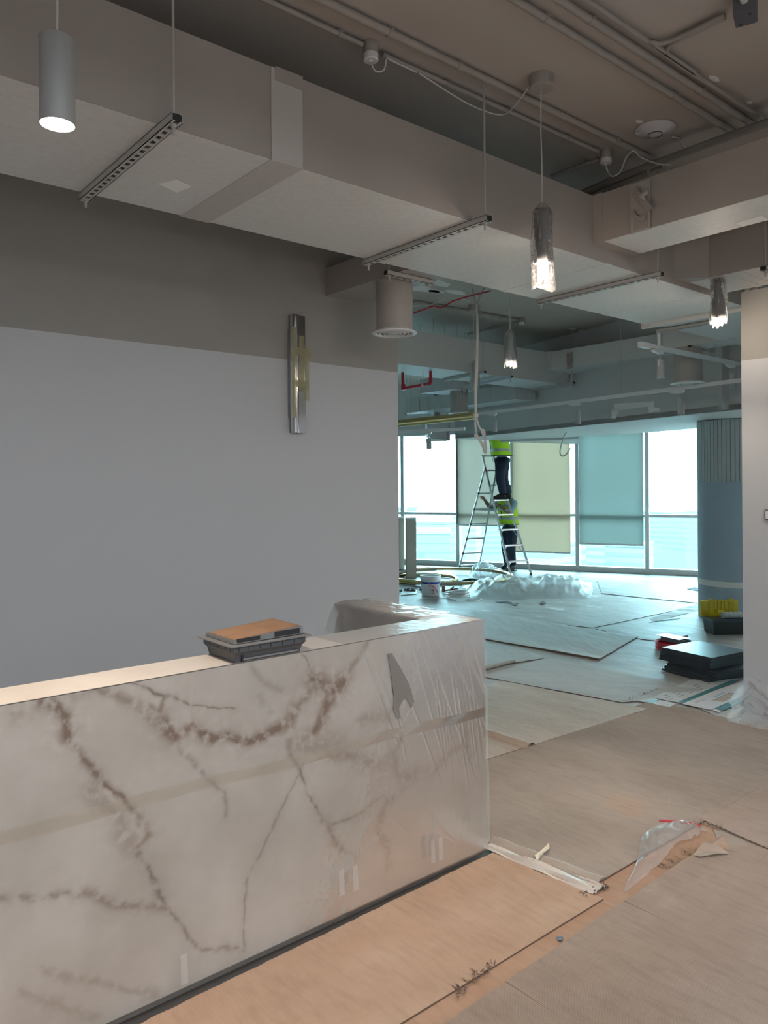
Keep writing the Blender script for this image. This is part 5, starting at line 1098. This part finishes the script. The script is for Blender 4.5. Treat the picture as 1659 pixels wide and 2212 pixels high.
flat('window_print', [(1539,1513),(1575,1497),(1596,1500),(1563,1516)], .0135, .0139, kraft4, parent=bB); flat('window_border', [(1537,1513.5),(1574.5,1496),(1598,1499.5),(1596,1500),(1575,1497),(1539,1513)], .0135, .0142, M('print_dark', (.12,.13,.13), .6), parent=bB)
flat('print_mark', [(1540,1505),(1562,1495),(1567,1496.5),(1545,1506.5)], .0135, .0139, M('print_blue', (.30,.36,.40), .6), parent=bB); flat('print_mark', [(1500,1517),(1525,1509),(1527,1510.5),(1502,1518.5)], .0135, .0139, M('print_pink', (.45,.40,.40), .6), parent=bB)
flat('teal_flap', [(1544,1531),(1589,1509),(1608,1515),(1562,1534)], .009, .0125, teal, 'teal printed flap next to the bubble wrap', 'printed board')
flat('white_flap', [(1539,1534),(1545,1531.5),(1560,1535),(1553,1538)], .009, .012, pink_b, 'little white flap by the teal printed flap', 'printed board')
flat('white_flap', [(1377,1514),(1412,1506),(1421,1508),(1395,1517)], .006, .009, pr_w, 'pale printed tab near the frayed paper edge', 'printed board'); flat('teal_tab', [(1394,1516.5),(1410,1510),(1423,1510),(1413,1519)], .0095, .0125, M('teal_pale', (.16,.36,.40), .5), 'pale teal tab beside the printed boards', 'printed board'); flat('white_flap', [(1411,1520),(1424,1511.5),(1461,1519),(1446,1527.5)], .010, .0125, pr_w, 'white printed flap pointing at the smooth kraft sheet', 'printed board')
sheet('paper_sheet', [q_[:2] for q_ in (G(1475,1517), G(1606,1505), G(1640,1568), G(1560,1553))], .003, .0015, paper, 'pale paper strip beneath the printed boards', n=(20,20), wr=.002, seed=14)
# bubble wrap round the wall foot
n1, n2_ = 70, 60; U, V = np.meshgrid(np.linspace(0,1,n1), np.linspace(0,1,n2_), indexing='ij'); Yb = 2.55-U*.75; Zb = .30*(1-V)+.03*np.sin(U*9)*(1-V)
nb = fbm(np.stack([U*7, V*5, U*0], -1), 4, 81); nb2 = fbm(np.stack([U*22, V*16, U*0], -1), 3, 83)
Xb = 5.345-.05*np.clip(V-.3,0,1)-.07*np.clip(V-.75,0,1)*2-.05*(nb+.35)-.012*(nb2+.4); Yb = Yb+.04*nb; Zb = np.maximum(.01+.01*np.abs(nb2), Zb+.03*nb*(1-V))
cut = U < .16
Zb = np.where(cut, Zb*(.55+.45*U/.16), Zb)
solo(MB().grid(np.stack([Xb,Yb,Zb], -1)), 'bubble_wrap', bubble, 'crumpled bubble wrap round the foot of the right wall', 'bubble wrap', ang=60)
# black strips laid on far boards to paint the shade in torn gaps
for k, (px, lb) in enumerate(((((1484,1272),(1500,1268),(1513,1272),(1510,1277)),'before the column'), (((1402,1345),(1440,1338),(1470,1336),(1425,1341)),'under the curled flap'), (((1070,1300),(1095,1299),(1120,1304),(1100,1303)),'in front of the plastic heap'))):
    flat('gap_shade_strip', list(px), .010, .014, M('gap_shade_black', (.012,.012,.012), .8), 'black strip painting the shaded gap '+lb, 'gap shade', group='black gap strips')
for k, (px, py, lb) in enumerate(((1112,1305,'brown wood chip by the plastic heap'),(1172,1303,'thin dark chip near the plastic heap'))): scrap([(px-7,py),(px,py-3),(px+8,py-1),(px+5,py+3),(px-4,py+3)], lb, M('chip_brown',(.15,.12,.09),.8), .012, .02, 50+k, 'debris flake')

# ================================================================== FAR FLOOR: bucket, tools, rings, plastic heap
bk_ = G(930,1286); bucket = thing('paint_bucket', 'white plastic paint bucket with a blue band and red arc', 'bucket', (bk_.x,bk_.y,.004))
wb = M('bucket_white', (.70,.72,.74), .35)
hB, rB = DP(930,1243,bk_.dot(Vector(FW))).z, .148
part(MB().lathe([(rB*.86,0),(rB*.88,.004),(rB*.985,hB*.82),(rB*1.0,hB*.84),(rB*1.05,hB*.84),(rB*1.05,hB*.88),(rB*1.02,hB*.885),(rB*1.02,hB*.93),(rB*1.06,hB*.94),(rB*1.06,hB),(rB*1.02,hB),(rB*.99,hB*.9),(.001,hB*.88)], n=48), 'bucket_body', wb, bucket, world=False)
part(MB().lathe([(rB*.962,hB*.60),(rB*.976,hB*.71)], n=48, cap=False), 'blue_band', M('blue_print', (.01,.04,.30), .4), bucket, world=False)
fa = math.atan2(-FW[1],-FW[0])
lab = MB(); T = np.zeros((14,8,3))
for i in range(14):
    for j in range(8): a = fa+math.radians(-12+62*i/13); z = hB*(.10+.46*j/7); r_ = rB*(.885+.09*z/hB/.82*.9)+.003; T[i,j] = (r_*math.cos(a), r_*math.sin(a), z)
part(MB().grid(T), 'label', M('label_grey2', (.60,.60,.60), .5), bucket, world=False)
arcp = [(rB*(.885+.09*z/.82*.9)+.005, math.radians(a), z*hB) for a, z in ((-14,.53),(0,.52),(14,.47),(28,.38),(38,.28),(46,.16))]
part(MB().tube(spline([(r_*math.cos(fa+a), r_*math.sin(fa+a), z) for r_, a, z in arcp], 5), .006, 6), 'red_arc', redcab, bucket, world=False)
for k, (a, z) in enumerate(((0,.30),(8,.34),(16,.30),(4,.22),(14,.22),(9,.14),(9,.28))):
    r_ = rB*(.885+.09*z)+.006; A_ = fa+math.radians(a+4); part(MB().hull([(r_*math.cos(A_)+dx*.006, r_*math.sin(A_)+dy*.006, z*hB+dz*.006) for dx in (-1,1) for dy in (-1,1) for dz in (-1,1)]), 'print_dot', (M('dot_blue', (.1,.13,.2), .5), redcab)[k%2], bucket, world=False)
hp = [(rB*1.07*math.cos(fa+math.radians(a)), rB*1.07*math.sin(fa+math.radians(a)), hB*z) for a, z in ((75,.86),(60,.62),(30,.50),(0,.55),(-20,.76),(-24,.84))]
part(MB().tube(spline(hp, 5), .003, 6), 'bail_handle', galv, bucket, world=False)
# gold rings lying on the floor, partly wrapped
def ring_lamp(label, px_l, px_r, py, dy, z, sleeve=None, tilt=0.):
    a, b = G(px_l,py,z), G(px_r,py-4,z); c = (a+b)/2; R_ = (b-a).length/2
    r = thing('ring_lamp', label, 'ring lamp', (c.x,c.y,z-.03)); n = 72
    pts = [(R_*math.cos(t), R_*math.sin(t), .03+tilt*math.cos(t-1.0)) for t in np.linspace(0,2*math.pi,n+1)]
    part(MB().tube(pts, .028, 10, cap=False), 'ring_tube', gold, r, world=False, ang=60)
    for s0, s1 in sleeve or ():
        ii = [i for i in range(n+1) if s0 <= i/n*360 <= s1]
        part(MB().tube([pts[i] for i in ii], [.036+.012*vn(np.array((i*.9,s0,0.)),91) for i in ii], 9), 'plastic_sleeve', milky, r, world=False, ang=70)
    return r
ring_lamp('large brushed gold ring lamp lying flat beneath the ladder', 845, 1100, 1245, 0, .092, sleeve=((60,140),(200,236),(300,330)))
ring_lamp('second gold ring lamp stacked under the plastic sleeves by the beige panels', 838, 985, 1252, 0, .035, sleeve=((20,60),))
def heap(label, px, hmax, seed, name='plastic_heap', res=80, mat=heapfilm):
    """crumpled sheet: px outline box on the floor (x0,y0,x1,y1 near/far)"""
    x0, yn, x1, yf, = px; A, B, C, D_ = G(x0,yn,.01), G(x1,yn,.01), G(x1,yf,.01), G(x0,yf,.01)
    U, V = np.meshgrid(np.linspace(0,1,res), np.linspace(0,1,res//2), indexing='ij'); P = np.zeros((res,res//2,3))
    for k in range(2): P[...,k] = (1-U)*(1-V)*A[k]+U*(1-V)*B[k]+U*V*C[k]+(1-U)*V*D_[k]
    prof = np.interp(U, np.linspace(0,1,len(hmax)), hmax); e = np.clip(np.sin(np.pi*V), 0, 1)**1.3*np.clip(np.sin(np.pi*U)*3, 0, 1)
    f1 = 1.1-3.0*np.abs(fbm(np.stack([U*7, V*3, U*0], -1), 3, seed)); f2 = .4-2*np.abs(fbm(np.stack([U*16, V*6, U*0], -1), 2, seed+7))
    P[...,2] = .012+prof*.62*e*(.35+.6*f1)+.045*f2*e; P[...,2] = np.maximum(P[...,2], .012)
    P[...,0] += .05*f2+.06*fbm(np.stack([U*5, V*4, U*0+3], -1), 3, seed+9); P[...,1] += .05*fbm(np.stack([U*5, V*4, U*0+9], -1), 3, seed+11)
    return solo(MB().grid(P), name, mat, label, 'plastic sheet', ang=60)
heap('long crumpled heap of milky plastic sheeting in front of the ladder', (1000,1294,1278,1258), [.10,.22,.30,.42,.30,.26,.30,.46,.44,.30,.1], 101, res=120)
heap('low milky plastic sheet lying under the ladder', (1012,1249,1092,1232), [.06,.30,.42,.26,.16,.05], 131, res=70)
heap('scrap of plastic film beside the ladder foot', (1155,1250,1185,1243), [.02,.06,.05,.02], 141, res=30)
heap('thin plastic sheet next to the bucket with torn film', (965,1283,1015,1272), [.03,.06,.05,.03], 151, res=40)
# green power tool with cord
tl = G(1020,1257,.04); dr = Vector(RT); r = thing('power_tool', 'dark green corded power tool lying by the plastic heap', 'power tool', (tl.x,tl.y,.005)); gm_ = M('tool_green', (.015,.05,.055), .45)
ax = [Vector((-.18,0,.045)), Vector((-.14,0,.05)), Vector((-.05,.0,.055)), Vector((.02,0,.05)), Vector((.06,0,.045)), Vector((.14,0,.045)), Vector((.2,0,.04))]
part(MB().tube(ax, [.014,.03,.045,.047,.034,.032,.02], 14), 'tool_body', gm_, r, world=False); part(MB().box((-.02,-.05,.045),(.02,-.044,.07)), 'name_plate', M('plate_grey', (.4,.42,.43), .4), r, world=False, smooth=False); part(MB().tube([(-.22,0,.045),(-.17,0,.045)], .012, 10), 'chuck', galv, r, world=False)
part(MB().tube(spline([(.2,0,.04),(.32,.02,.02),(.45,.12,.008),(.62,.16,.008)], 6), .006, 6), 'power_cord', black, r, world=False); r.rotation_euler.z = math.atan2(RT[1],RT[0])
# coil of white wire and loose wires
wc = G(990,1292,.0); wm = MB(); rc_ = random.Random(6); pts = []
for i in range(14*8): a = 2*math.pi*i/14; pts.append((wc.x+(.17+.03*math.sin(i*.37))*math.cos(a)*1.0, wc.y+(.14+.03*math.cos(i*.51))*math.sin(a), .015+.03*vn(np.array((i*.21,0.,0.)),5)+.0006*i))
wm.tube(pts, .005, 5); solo(wm, 'wire_coil', white, 'loose coil of thin white wire in front of the bucket', 'wire coil', ang=80)
cable('loose_wire', [G(900,1296,.008), G(925,1292,.008), G(960,1292,.008), G(985,1296,.008)], .005, white, 'white loose wire trailing past the bucket'); cable('loose_wire', [G(1010,1297,.008), G(1030,1298,.008), G(1041,1293,.008), G(1036,1291,.008)], .005, white, 'short white loose wire curled beside the wire coil')
for k, (a, b, c, lb) in enumerate((((868,1262),(900,1268),(960,1266),'grey cable behind the bucket'),((880,1272),(960,1263),(1010,1262),'grey cable leading to the power tool'),((1010,1262),(1060,1254),(1100,1251),'grey cable running to the ladder foot'))): cable('floor_cable', [G(*a,.01), G(*b,.01), G(*c,.01)], .007, M('cable_grey', (.16,.18,.19), .5), lb)
# little tools by the bucket
tools = (((888,1262),'red round','two dark red tape reels lying behind the bucket',redm), ((882,1278),'strip','pile of black fittings on a white tray left of the bucket',black), ((958,1280),'clamp','rusty brown clamp lying next to the bucket',M('rust', (.20,.07,.045), .6)), ((972,1287),'meter','white hand tool with dark grip in front of the bucket',wb), ((974,1273),'orange','orange knife lying on the brown clamp',M('orange_plastic', (.62,.22,.14), .45)))
for (p, kd, lb, mt_) in tools:
    c = G(*p,.0); mb = MB()
    if kd == 'red round':
        for s in (-.05,.05): mb.lathe([(.02,0),(.045,0),(.045,.05),(.02,.05),(.02,0)], (c.x+s*RT[0],c.y+s*RT[1],.006), 16, cap=False)
    elif kd == 'strip':
        rr2 = random.Random(8)
        for i in range(14): u = rr2.uniform(-.22,.22); w = rr2.uniform(-.06,.06); x, y = c.x+u*RT[0]+w*FW[0], c.y+u*RT[1]+w*FW[1]; mb.box((x-.02,y-.012,.012),(x+.02,y+.012,.012+rr2.uniform(.015,.045)))
    elif kd == 'clamp':
        x, y = c.x, c.y; mb.bar((x,y,.03),(x+.22*RT[0],y+.22*RT[1],.06),.03,.02); mb.bar((x,y,.01),(x,y,.10),.04,.03,up=(1,0,0)); mb.bar((x+.1*RT[0],y+.1*RT[1],.04),(x+.16*RT[0],y+.16*RT[1],.09),.02,.02)
    elif kd == 'meter': mb.tube(spline([c+Vector((0,0,.03)), c+Vector(RT)*.1+Vector((0,0,.04)), c+Vector(RT)*.22+Vector((0,0,.03))],5), .028, 10); mb.bar(c-Vector(RT)*.1+Vector((0,0,.02)), c+Vector((0,0,.03)), .03, .02)
    else: mb.bar(c+Vector((0,0,.07)), c+Vector(RT)*.05+Vector((0,0,.13)), .03, .012)
    solo(mb, {'red round':'tape_reel','strip':'fittings_pile','clamp':'clamp','meter':'hand_tool','orange':'knife'}[kd], mt_, lb, 'tool', smooth=kd in ('red round','meter'))
tp = G(878,1283); solo(MB().prism([G(866,1287)[:2], G(900,1284)[:2], G(900,1276)[:2], G(866,1277)[:2]], .004, .012), 'fittings_tray', wb, 'flat white tray under the black fittings', 'tray', smooth=False)
# beige board panels leaning by the left pane
pn = M('beige_panel', (.50,.47,.40), .65, noise=(3,(.47,.44,.37),.4,.7)); zt_ = DP(880,1121,13.6).z
for k, (xa_, xb_, lb, dd_) in enumerate(((845,873,'beige board panel behind the wall corner',13.7),(876,899,'beige board panel standing beside the left window pane',13.5))):
    A, B = DP(xa_,1150,dd_), DP(xb_,1150,dd_); A.z = B.z = 0; r = thing('leaning_panel', lb, 'panel', ((A.x+B.x)/2,(A.y+B.y)/2,.003)); n_ = Vector(FW)
    part(MB().prism([A[:2],B[:2],(B+n_*.12)[:2],(A+n_*.12)[:2]], .003, zt_), 'panel_board', pn, r, smooth=False); part(MB().prism([(A-n_*.005)[:2],(A+(B-A)*.06-n_*.005)[:2],(A+(B-A)*.06)[:2],A[:2]], .003, zt_), 'edge_strip', M('edge_brown', (.26,.17,.10), .6), r, smooth=False)
    part(MB().prism([(A-n_*.006)[:2],(B-n_*.006)[:2],(B+n_*.125)[:2],(A+n_*.125)[:2]], zt_, zt_+.03), 'top_cap', frame_m, r, smooth=False)
# ================================================================== LADDER AND WORKERS
FWv, RTv = Vector(FW), Vector(RT)
ft = [G(1103,1246), G(1147,1242)]; rf_ = [G(991,1230), G(1034,1227)]
tpL = DP(1042,984,14.15); ld = thing('step_ladder', 'tall aluminium double ladder standing before the blinds', 'ladder', tuple((ft[0]+rf_[1])/2))
zt = tpL.z
wdir = (ft[1]-ft[0]).normalized(); topR = Vector((tpL.x,tpL.y,zt))+Vector((wdir.x,wdir.y,0))*.26
fr_rails = ((ft[0], Vector((tpL.x,tpL.y,zt))), (ft[1], topR))
hinge = .90
for a, b in fr_rails: part(MB().bar(a+Vector((0,0,.03)), b, .03, .075, up=(FW[0],FW[1],0)), 'front_rail', alu, ld, smooth=False); part(MB().bar(a, a+(b-a)*.012, .036, .08, up=(FW[0],FW[1],0)), 'rubber_foot', black, ld, smooth=False)
steps = []
for y in (985,1017,1050,1083,1115,1147.5,1181,1215):
    t = (1246-y)/(1246-984); p, q_ = [a.lerp(b, t) for a, b in fr_rails]; steps.append((p, q_)); part(MB().bar(p, q_, .09, .025), 'step', alu, ld, smooth=False)
    for e, s in ((p,1),(q_,-1)): part(MB().bar(e+(q_-p)*.0-Vector((0,0,.11)), e+(q_-p)*(.22*s), .01, .015, up=(FW[0],FW[1],0)), 'step_brace', alu, ld, smooth=False)
rr0 = fr_rails[0][0].lerp(fr_rails[0][1], hinge); rr1 = fr_rails[1][0].lerp(fr_rails[1][1], hinge)
rear = ((rf_[0], rr0), (rf_[1], rr1))
for a, b in rear: part(MB().bar(a, b, .028, .06, up=(FW[0],FW[1],0)), 'rear_rail', alu, ld, smooth=False)
for y in (1057,1090,1122,1154,1185.5,1213):
    t = (1221-y)/(1221-1003); p, q_ = [a.lerp(b, min(t,1)) for a, b in rear]; part(MB().tube([p, q_], .016, 8), 'rung', alu, ld)
    part(MB().tube([p-FWv*.04-RTv*.0, p-FWv*.032], .022, 10), 'rung_plug', black, ld)
for k in (0, 1):
    p = fr_rails[k][0].lerp(fr_rails[k][1], .535); q_ = rear[k][0].lerp(rear[k][1], .60); part(MB().bar(p, q_, .006, .03), 'spreader_bar', alu, ld, smooth=False)
for (a, b), t0, t1, mt_ in ((fr_rails[0],.86,.90,redm),(rear[0],.80,.88,M('sticker_dark',(.10,.16,.15),.5)),(fr_rails[0],.74,.79,MATS['sticker_dark'])):
    part(MB().bar(a.lerp(b,t0)-FWv*.040, a.lerp(b,t1)-FWv*.040, .02, .004, up=(FW[0],FW[1],0)), 'sticker', mt_, ld, smooth=False)

def skin(name, joints, edges, mat, parent, sub=2, root=0):
    """joints: list of (x,y,z, rx, ry)"""
    me = bpy.data.meshes.new(name); me.from_pydata([j[:3] for j in joints], edges, []); o = bpy.data.objects.new(name+'_tmp', me); COL.objects.link(o)
    o.modifiers.new('s', 'SKIN'); sv = me.skin_vertices[0].data
    for i, j in enumerate(joints): sv[i].radius = (j[3], j[4] if len(j) > 4 else j[3]); sv[i].use_root = (i == root)
    sb_ = o.modifiers.new('d', 'SUBSURF'); sb_.levels = sub; sb_.render_levels = sub
    dg = bpy.context.evaluated_depsgraph_get(); m2 = bpy.data.meshes.new_from_object(o.evaluated_get(dg)); m2.name = name; m2.shade_smooth(); m2.materials.clear(); m2.materials.append(mat)
    bpy.data.objects.remove(o); return link(name, m2, parent)
skin_m = M('skin', (.30,.17,.11), .55); jeans = M('navy_trousers', (.012,.022,.045), .8, noise=(9,(.02,.034,.065),.4,.7), bump=(40,.3)); shirt = M('pale_blue_shirt', (.28,.42,.50), .8)
hiviz = M('hi_vis_green', (.50,.86,.02), .6, bump=(14,.4)); refl = M('reflective_band', (.42,.45,.47), .35); piping = M('vest_piping', (.02,.025,.03), .7); boot = M('black_boot', (.015,.015,.016), .6); hair = M('dark_hair', (.012,.010,.009), .7)
def worker(label, pos, rz, legs, arms, lean=(0,0), scale=1.):
    """local frame: +X = facing, +Y = person's left. legs: list of (foot, knee, hip); arms: list of (shoulder, elbow, wrist)"""
    r = thing('person', label, 'person', pos, rz); lx, ly = lean
    hipz = .90; ch = (.02+lx*.6, ly*.6, 1.22); nk = (lx, ly, 1.46); hd = (lx+.03, ly, 1.60)
    J = [(0,0,hipz,.13,.10), (lx*.3,ly*.3,1.05,.125,.10), (*ch,.15,.11), (lx*.9,ly*.9,1.40,.10,.075), (*nk,.055,.055), (lx+.015,ly,1.53,.062,.065), (lx+.025,ly,1.61,.085,.075), (lx+.02,ly,1.68,.075,.07), (lx+.01,ly,1.73,.035,.035)]
    E_ = [(0,1),(1,2),(2,3),(3,4),(4,5),(5,6),(6,7),(7,8)]
    for sgn, (sh, el, wr_) in zip((1,-1), arms):
        i = len(J); J += [(*sh,.062,.06), (*el,.045,.042), (*[(a*.35+b*.65) for a, b in zip(el, wr_)],.036,.034), (*wr_,.026,.022)]; E_ += [(3,i),(i,i+1),(i+1,i+2),(i+2,i+3)]
        d = Vector(wr_)-Vector(el); d.normalize(); sd = d.cross(Vector((0,0,1))); sd = sd.normalized() if sd.length > .1 else Vector((0,1,0)); nd = sd.cross(d)
        palm = Vector(wr_)+d*.06; k = len(J); J.append((*palm,.036,.018)); E_.append((i+3,k))
        for f, (o_, l) in enumerate(((-.030,.062),(-.010,.075),(.010,.070),(.030,.052))):
            a = len(J); k1 = palm+d*.03+sd*o_; k2 = k1+d*l*.5-nd*.012; k3 = k2+d*l*.35-nd*.03; J += [(*k1,.0095), (*k2,.009), (*k3,.008)]; E_ += [(k,a),(a,a+1),(a+1,a+2)]
        a = len(J); t1 = Vector(wr_)+d*.035+sd*(.038); t2 = t1+d*.035+sd*.022-nd*.012; J += [(*t1,.011), (*t2,.009)]; E_ += [(k,a),(a,a+1)]
    body = skin('body', J, E_, skin_m, r, 2)
    # face: nose, ears, eyes, mouth
    hx, hy, hz = lx+.025, ly, 1.61
    part(MB().hull([(hx+.088,hy,hz+.02),(hx+.108,hy,hz-.018),(hx+.085,hy+.016,hz-.02),(hx+.085,hy-.016,hz-.02),(hx+.07,hy,hz)]), 'nose', skin_m, r, world=False)
    for s in (-1,1):
        part(MB().lathe([(.001,-.022),(.012,-.01),(.014,.008),(.001,.022)], (hx-.005,hy+s*.078,hz-.002), 8), 'ear', skin_m, r, world=False); part(MB().lathe([(.001,-.007),(.008,0),(.001,.007)], (hx+.078,hy+s*.03,hz+.018), 8), 'eye', boot, r, world=False)
    part(MB().box((hx+.074,hy-.022,hz-.052),(hx+.082,hy+.022,hz-.046)), 'mouth', M('lip', (.22,.09,.07), .6), r, world=False)
    part(MB().lathe([(.092,-.005),(.098,.03),(.092,.07),(.065,.105),(.001,.12)], (hx-.012,hy,hz+.015), 20), 'hair', hair, r, world=False)
    # trousers
    T = [(0,0,hipz+.06,.165,.12), (0,0,hipz-.02,.17,.125)]; TE = [(0,1)]
    for foot, knee, hip in legs:
        i = len(T); an_ = Vector(foot)+Vector((0,0,.09)); T += [(*hip,.118,.115), (*[(a+b)/2 for a, b in zip(hip,knee)],.108,.104), (*knee,.086,.084), (*[(a+b)/2 for a, b in zip(knee,an_)],.078,.075), (*an_,.066,.064)]; TE += [(1,i),(i,i+1),(i+1,i+2),(i+2,i+3),(i+3,i+4)]
    skin('trousers', T, TE, jeans, r, 2)
    for foot, knee, hip in legs:
        f = Vector(foot); B = [(f.x-.06,f.y,f.z+.05,.045,.05),(f.x,f.y,f.z+.07,.05,.05),(f.x+.01,f.y,f.z+.13,.055,.055)]; 
        bo = skin('boot', [(f.x-.05,f.y,f.z+.045,.045,.045),(f.x+.02,f.y,f.z+.06,.048,.05),(f.x+.11,f.y,f.z+.045,.045,.042),(f.x+.17,f.y,f.z+.035,.036,.03),(f.x-.01,f.y,f.z+.13,.056,.054)], [(0,1),(1,2),(2,3),(1,4)], boot, r, 2, 1)
        part(MB().hull([(f.x+x,f.y+y,f.z+z) for x, y in ((-.065,-.03),(-.065,.03),(.10,-.034),(.10,.034),(.165,-.015),(.165,.015)) for z in (0,.018)]), 'sole', black, bo, world=False)
    # shirt with sleeves, vest over it
    S = [(0,0,hipz-.02,.17,.13), (lx*.3,ly*.3,1.06,.165,.12), (*ch,.175,.125), (lx*.9,ly*.9,1.40,.115,.09)]; SE = [(0,1),(1,2),(2,3)]
    for sh, el, wr_ in arms:
        i = len(S); mid = [(a*.45+b*.55) for a, b in zip(sh, el)]; S += [(*sh,.080,.075), (*mid,.066,.062), (*el,.058,.054)]; SE += [(3,i),(i,i+1),(i+1,i+2)]
    skin('shirt', S, SE, shirt, r, 2)
    prof = [(.93,.205,.165),(1.0,.198,.158),(1.12,.195,.152),(1.24,.21,.158),(1.36,.19,.145),(1.44,.12,.10)]
    def loop(z, rx, ry, n=36, g=0.):
        t = (z-.9)/.5; cx, cy = lx*t*.85+.008, ly*t*.85; return [(cx+(ry+g)*math.cos(a)*(1+.04*math.sin(5*a+z*20)), cy+(rx+g)*math.sin(a)*(1+.03*math.sin(4*a+z*14)), z) for a in np.linspace(0,2*math.pi,n+1)]
    V_ = np.array([loop(*p) for p in prof]).transpose(1,0,2); part(MB().grid(V_), 'vest', hiviz, r, world=False, ang=80); ve = r.children[-1]
    def at_(z):
        zs_ = [p[0] for p in prof]; return z, float(np.interp(z, zs_, [p[1] for p in prof])), float(np.interp(z, zs_, [p[2] for p in prof]))
    for z in (1.03, 1.27): part(MB().grid(np.array([loop(*at_(z+dz), g=.005) for dz in (0,.05)]).transpose(1,0,2)), 'reflective_band', refl, ve, world=False, ang=80)
    part(MB().tube([Vector(p) for p in loop(.93,.205,.165,g=.002)[:-1]]+[Vector(loop(.93,.205,.165,g=.002)[0])], .007, 6), 'hem_piping', piping, ve, world=False)
    part(MB().tube([Vector((lx*(z-.9)/.5*.85+.012+at_(z)[2]+.004, ly*(z-.9)/.5*.85, z)) for z in (.93,1.0,1.12,1.24,1.34)], .006, 6), 'front_zip', piping, ve, world=False)
    for s in (-1,1): part(MB().grid(np.array([[((at_(z)[2]+.012)*c__+.01+lx*(z-.9)/.5*.85, s*(at_(z)[1]+.006)*sn, z) for c__, sn in ((.88,.45),(.78,.62))] for z in (1.28,1.34,1.40)])), 'shoulder_band', refl, ve, world=False)
    return r
# worker on the ladder: soles on the 4th step, facing along the ladder to the left
st = steps[3]; mid = (st[0]+st[1])/2
faceL = (-RTv*.93+FWv*.25).normalized(); rz1 = math.atan2(faceL.y, faceL.x)
z1 = mid.z+.014; p1 = mid+RTv*.045; 
p1 = DP(1086,1083,mid.dot(FWv)); p1 = Vector((p1.x,p1.y,z1))
worker('worker in green hi vis vest standing high on the ladder', (p1.x,p1.y,z1), rz1,
       [((-.02,.09,0),(.03,.09,.46),(.0,.085,.84)), ((-.09,-.10,0),(.0,-.10,.46),(.0,-.085,.84))],
       [((.05,.19,1.38),(.18,.24,1.55),(.25,.20,1.80)), ((.05,-.19,1.38),(.16,-.26,1.58),(.22,-.20,1.82))], lean=(.06,0)).scale = (1.12,1.08,.86)
p2 = G(1101,1232); face2 = (-RTv*.80-FWv*.55).normalized(); rz2 = math.atan2(face2.y, face2.x)
worker('worker in green hi vis vest steadying the ladder from the floor', (p2.x,p2.y,.004), rz2,
       [((.02,.11,0),(.06,.10,.46),(.0,.085,.84)), ((-.06,-.11,0),(.0,-.10,.46),(.0,-.085,.84))],
       [((.05,.19,1.36),(.22,.24,1.16),(.38,.16,1.30)), ((.05,-.19,1.36),(.20,-.28,1.24),(.40,-.22,1.42))], lean=(.07,0)).scale = (1.05,1.05,.95)
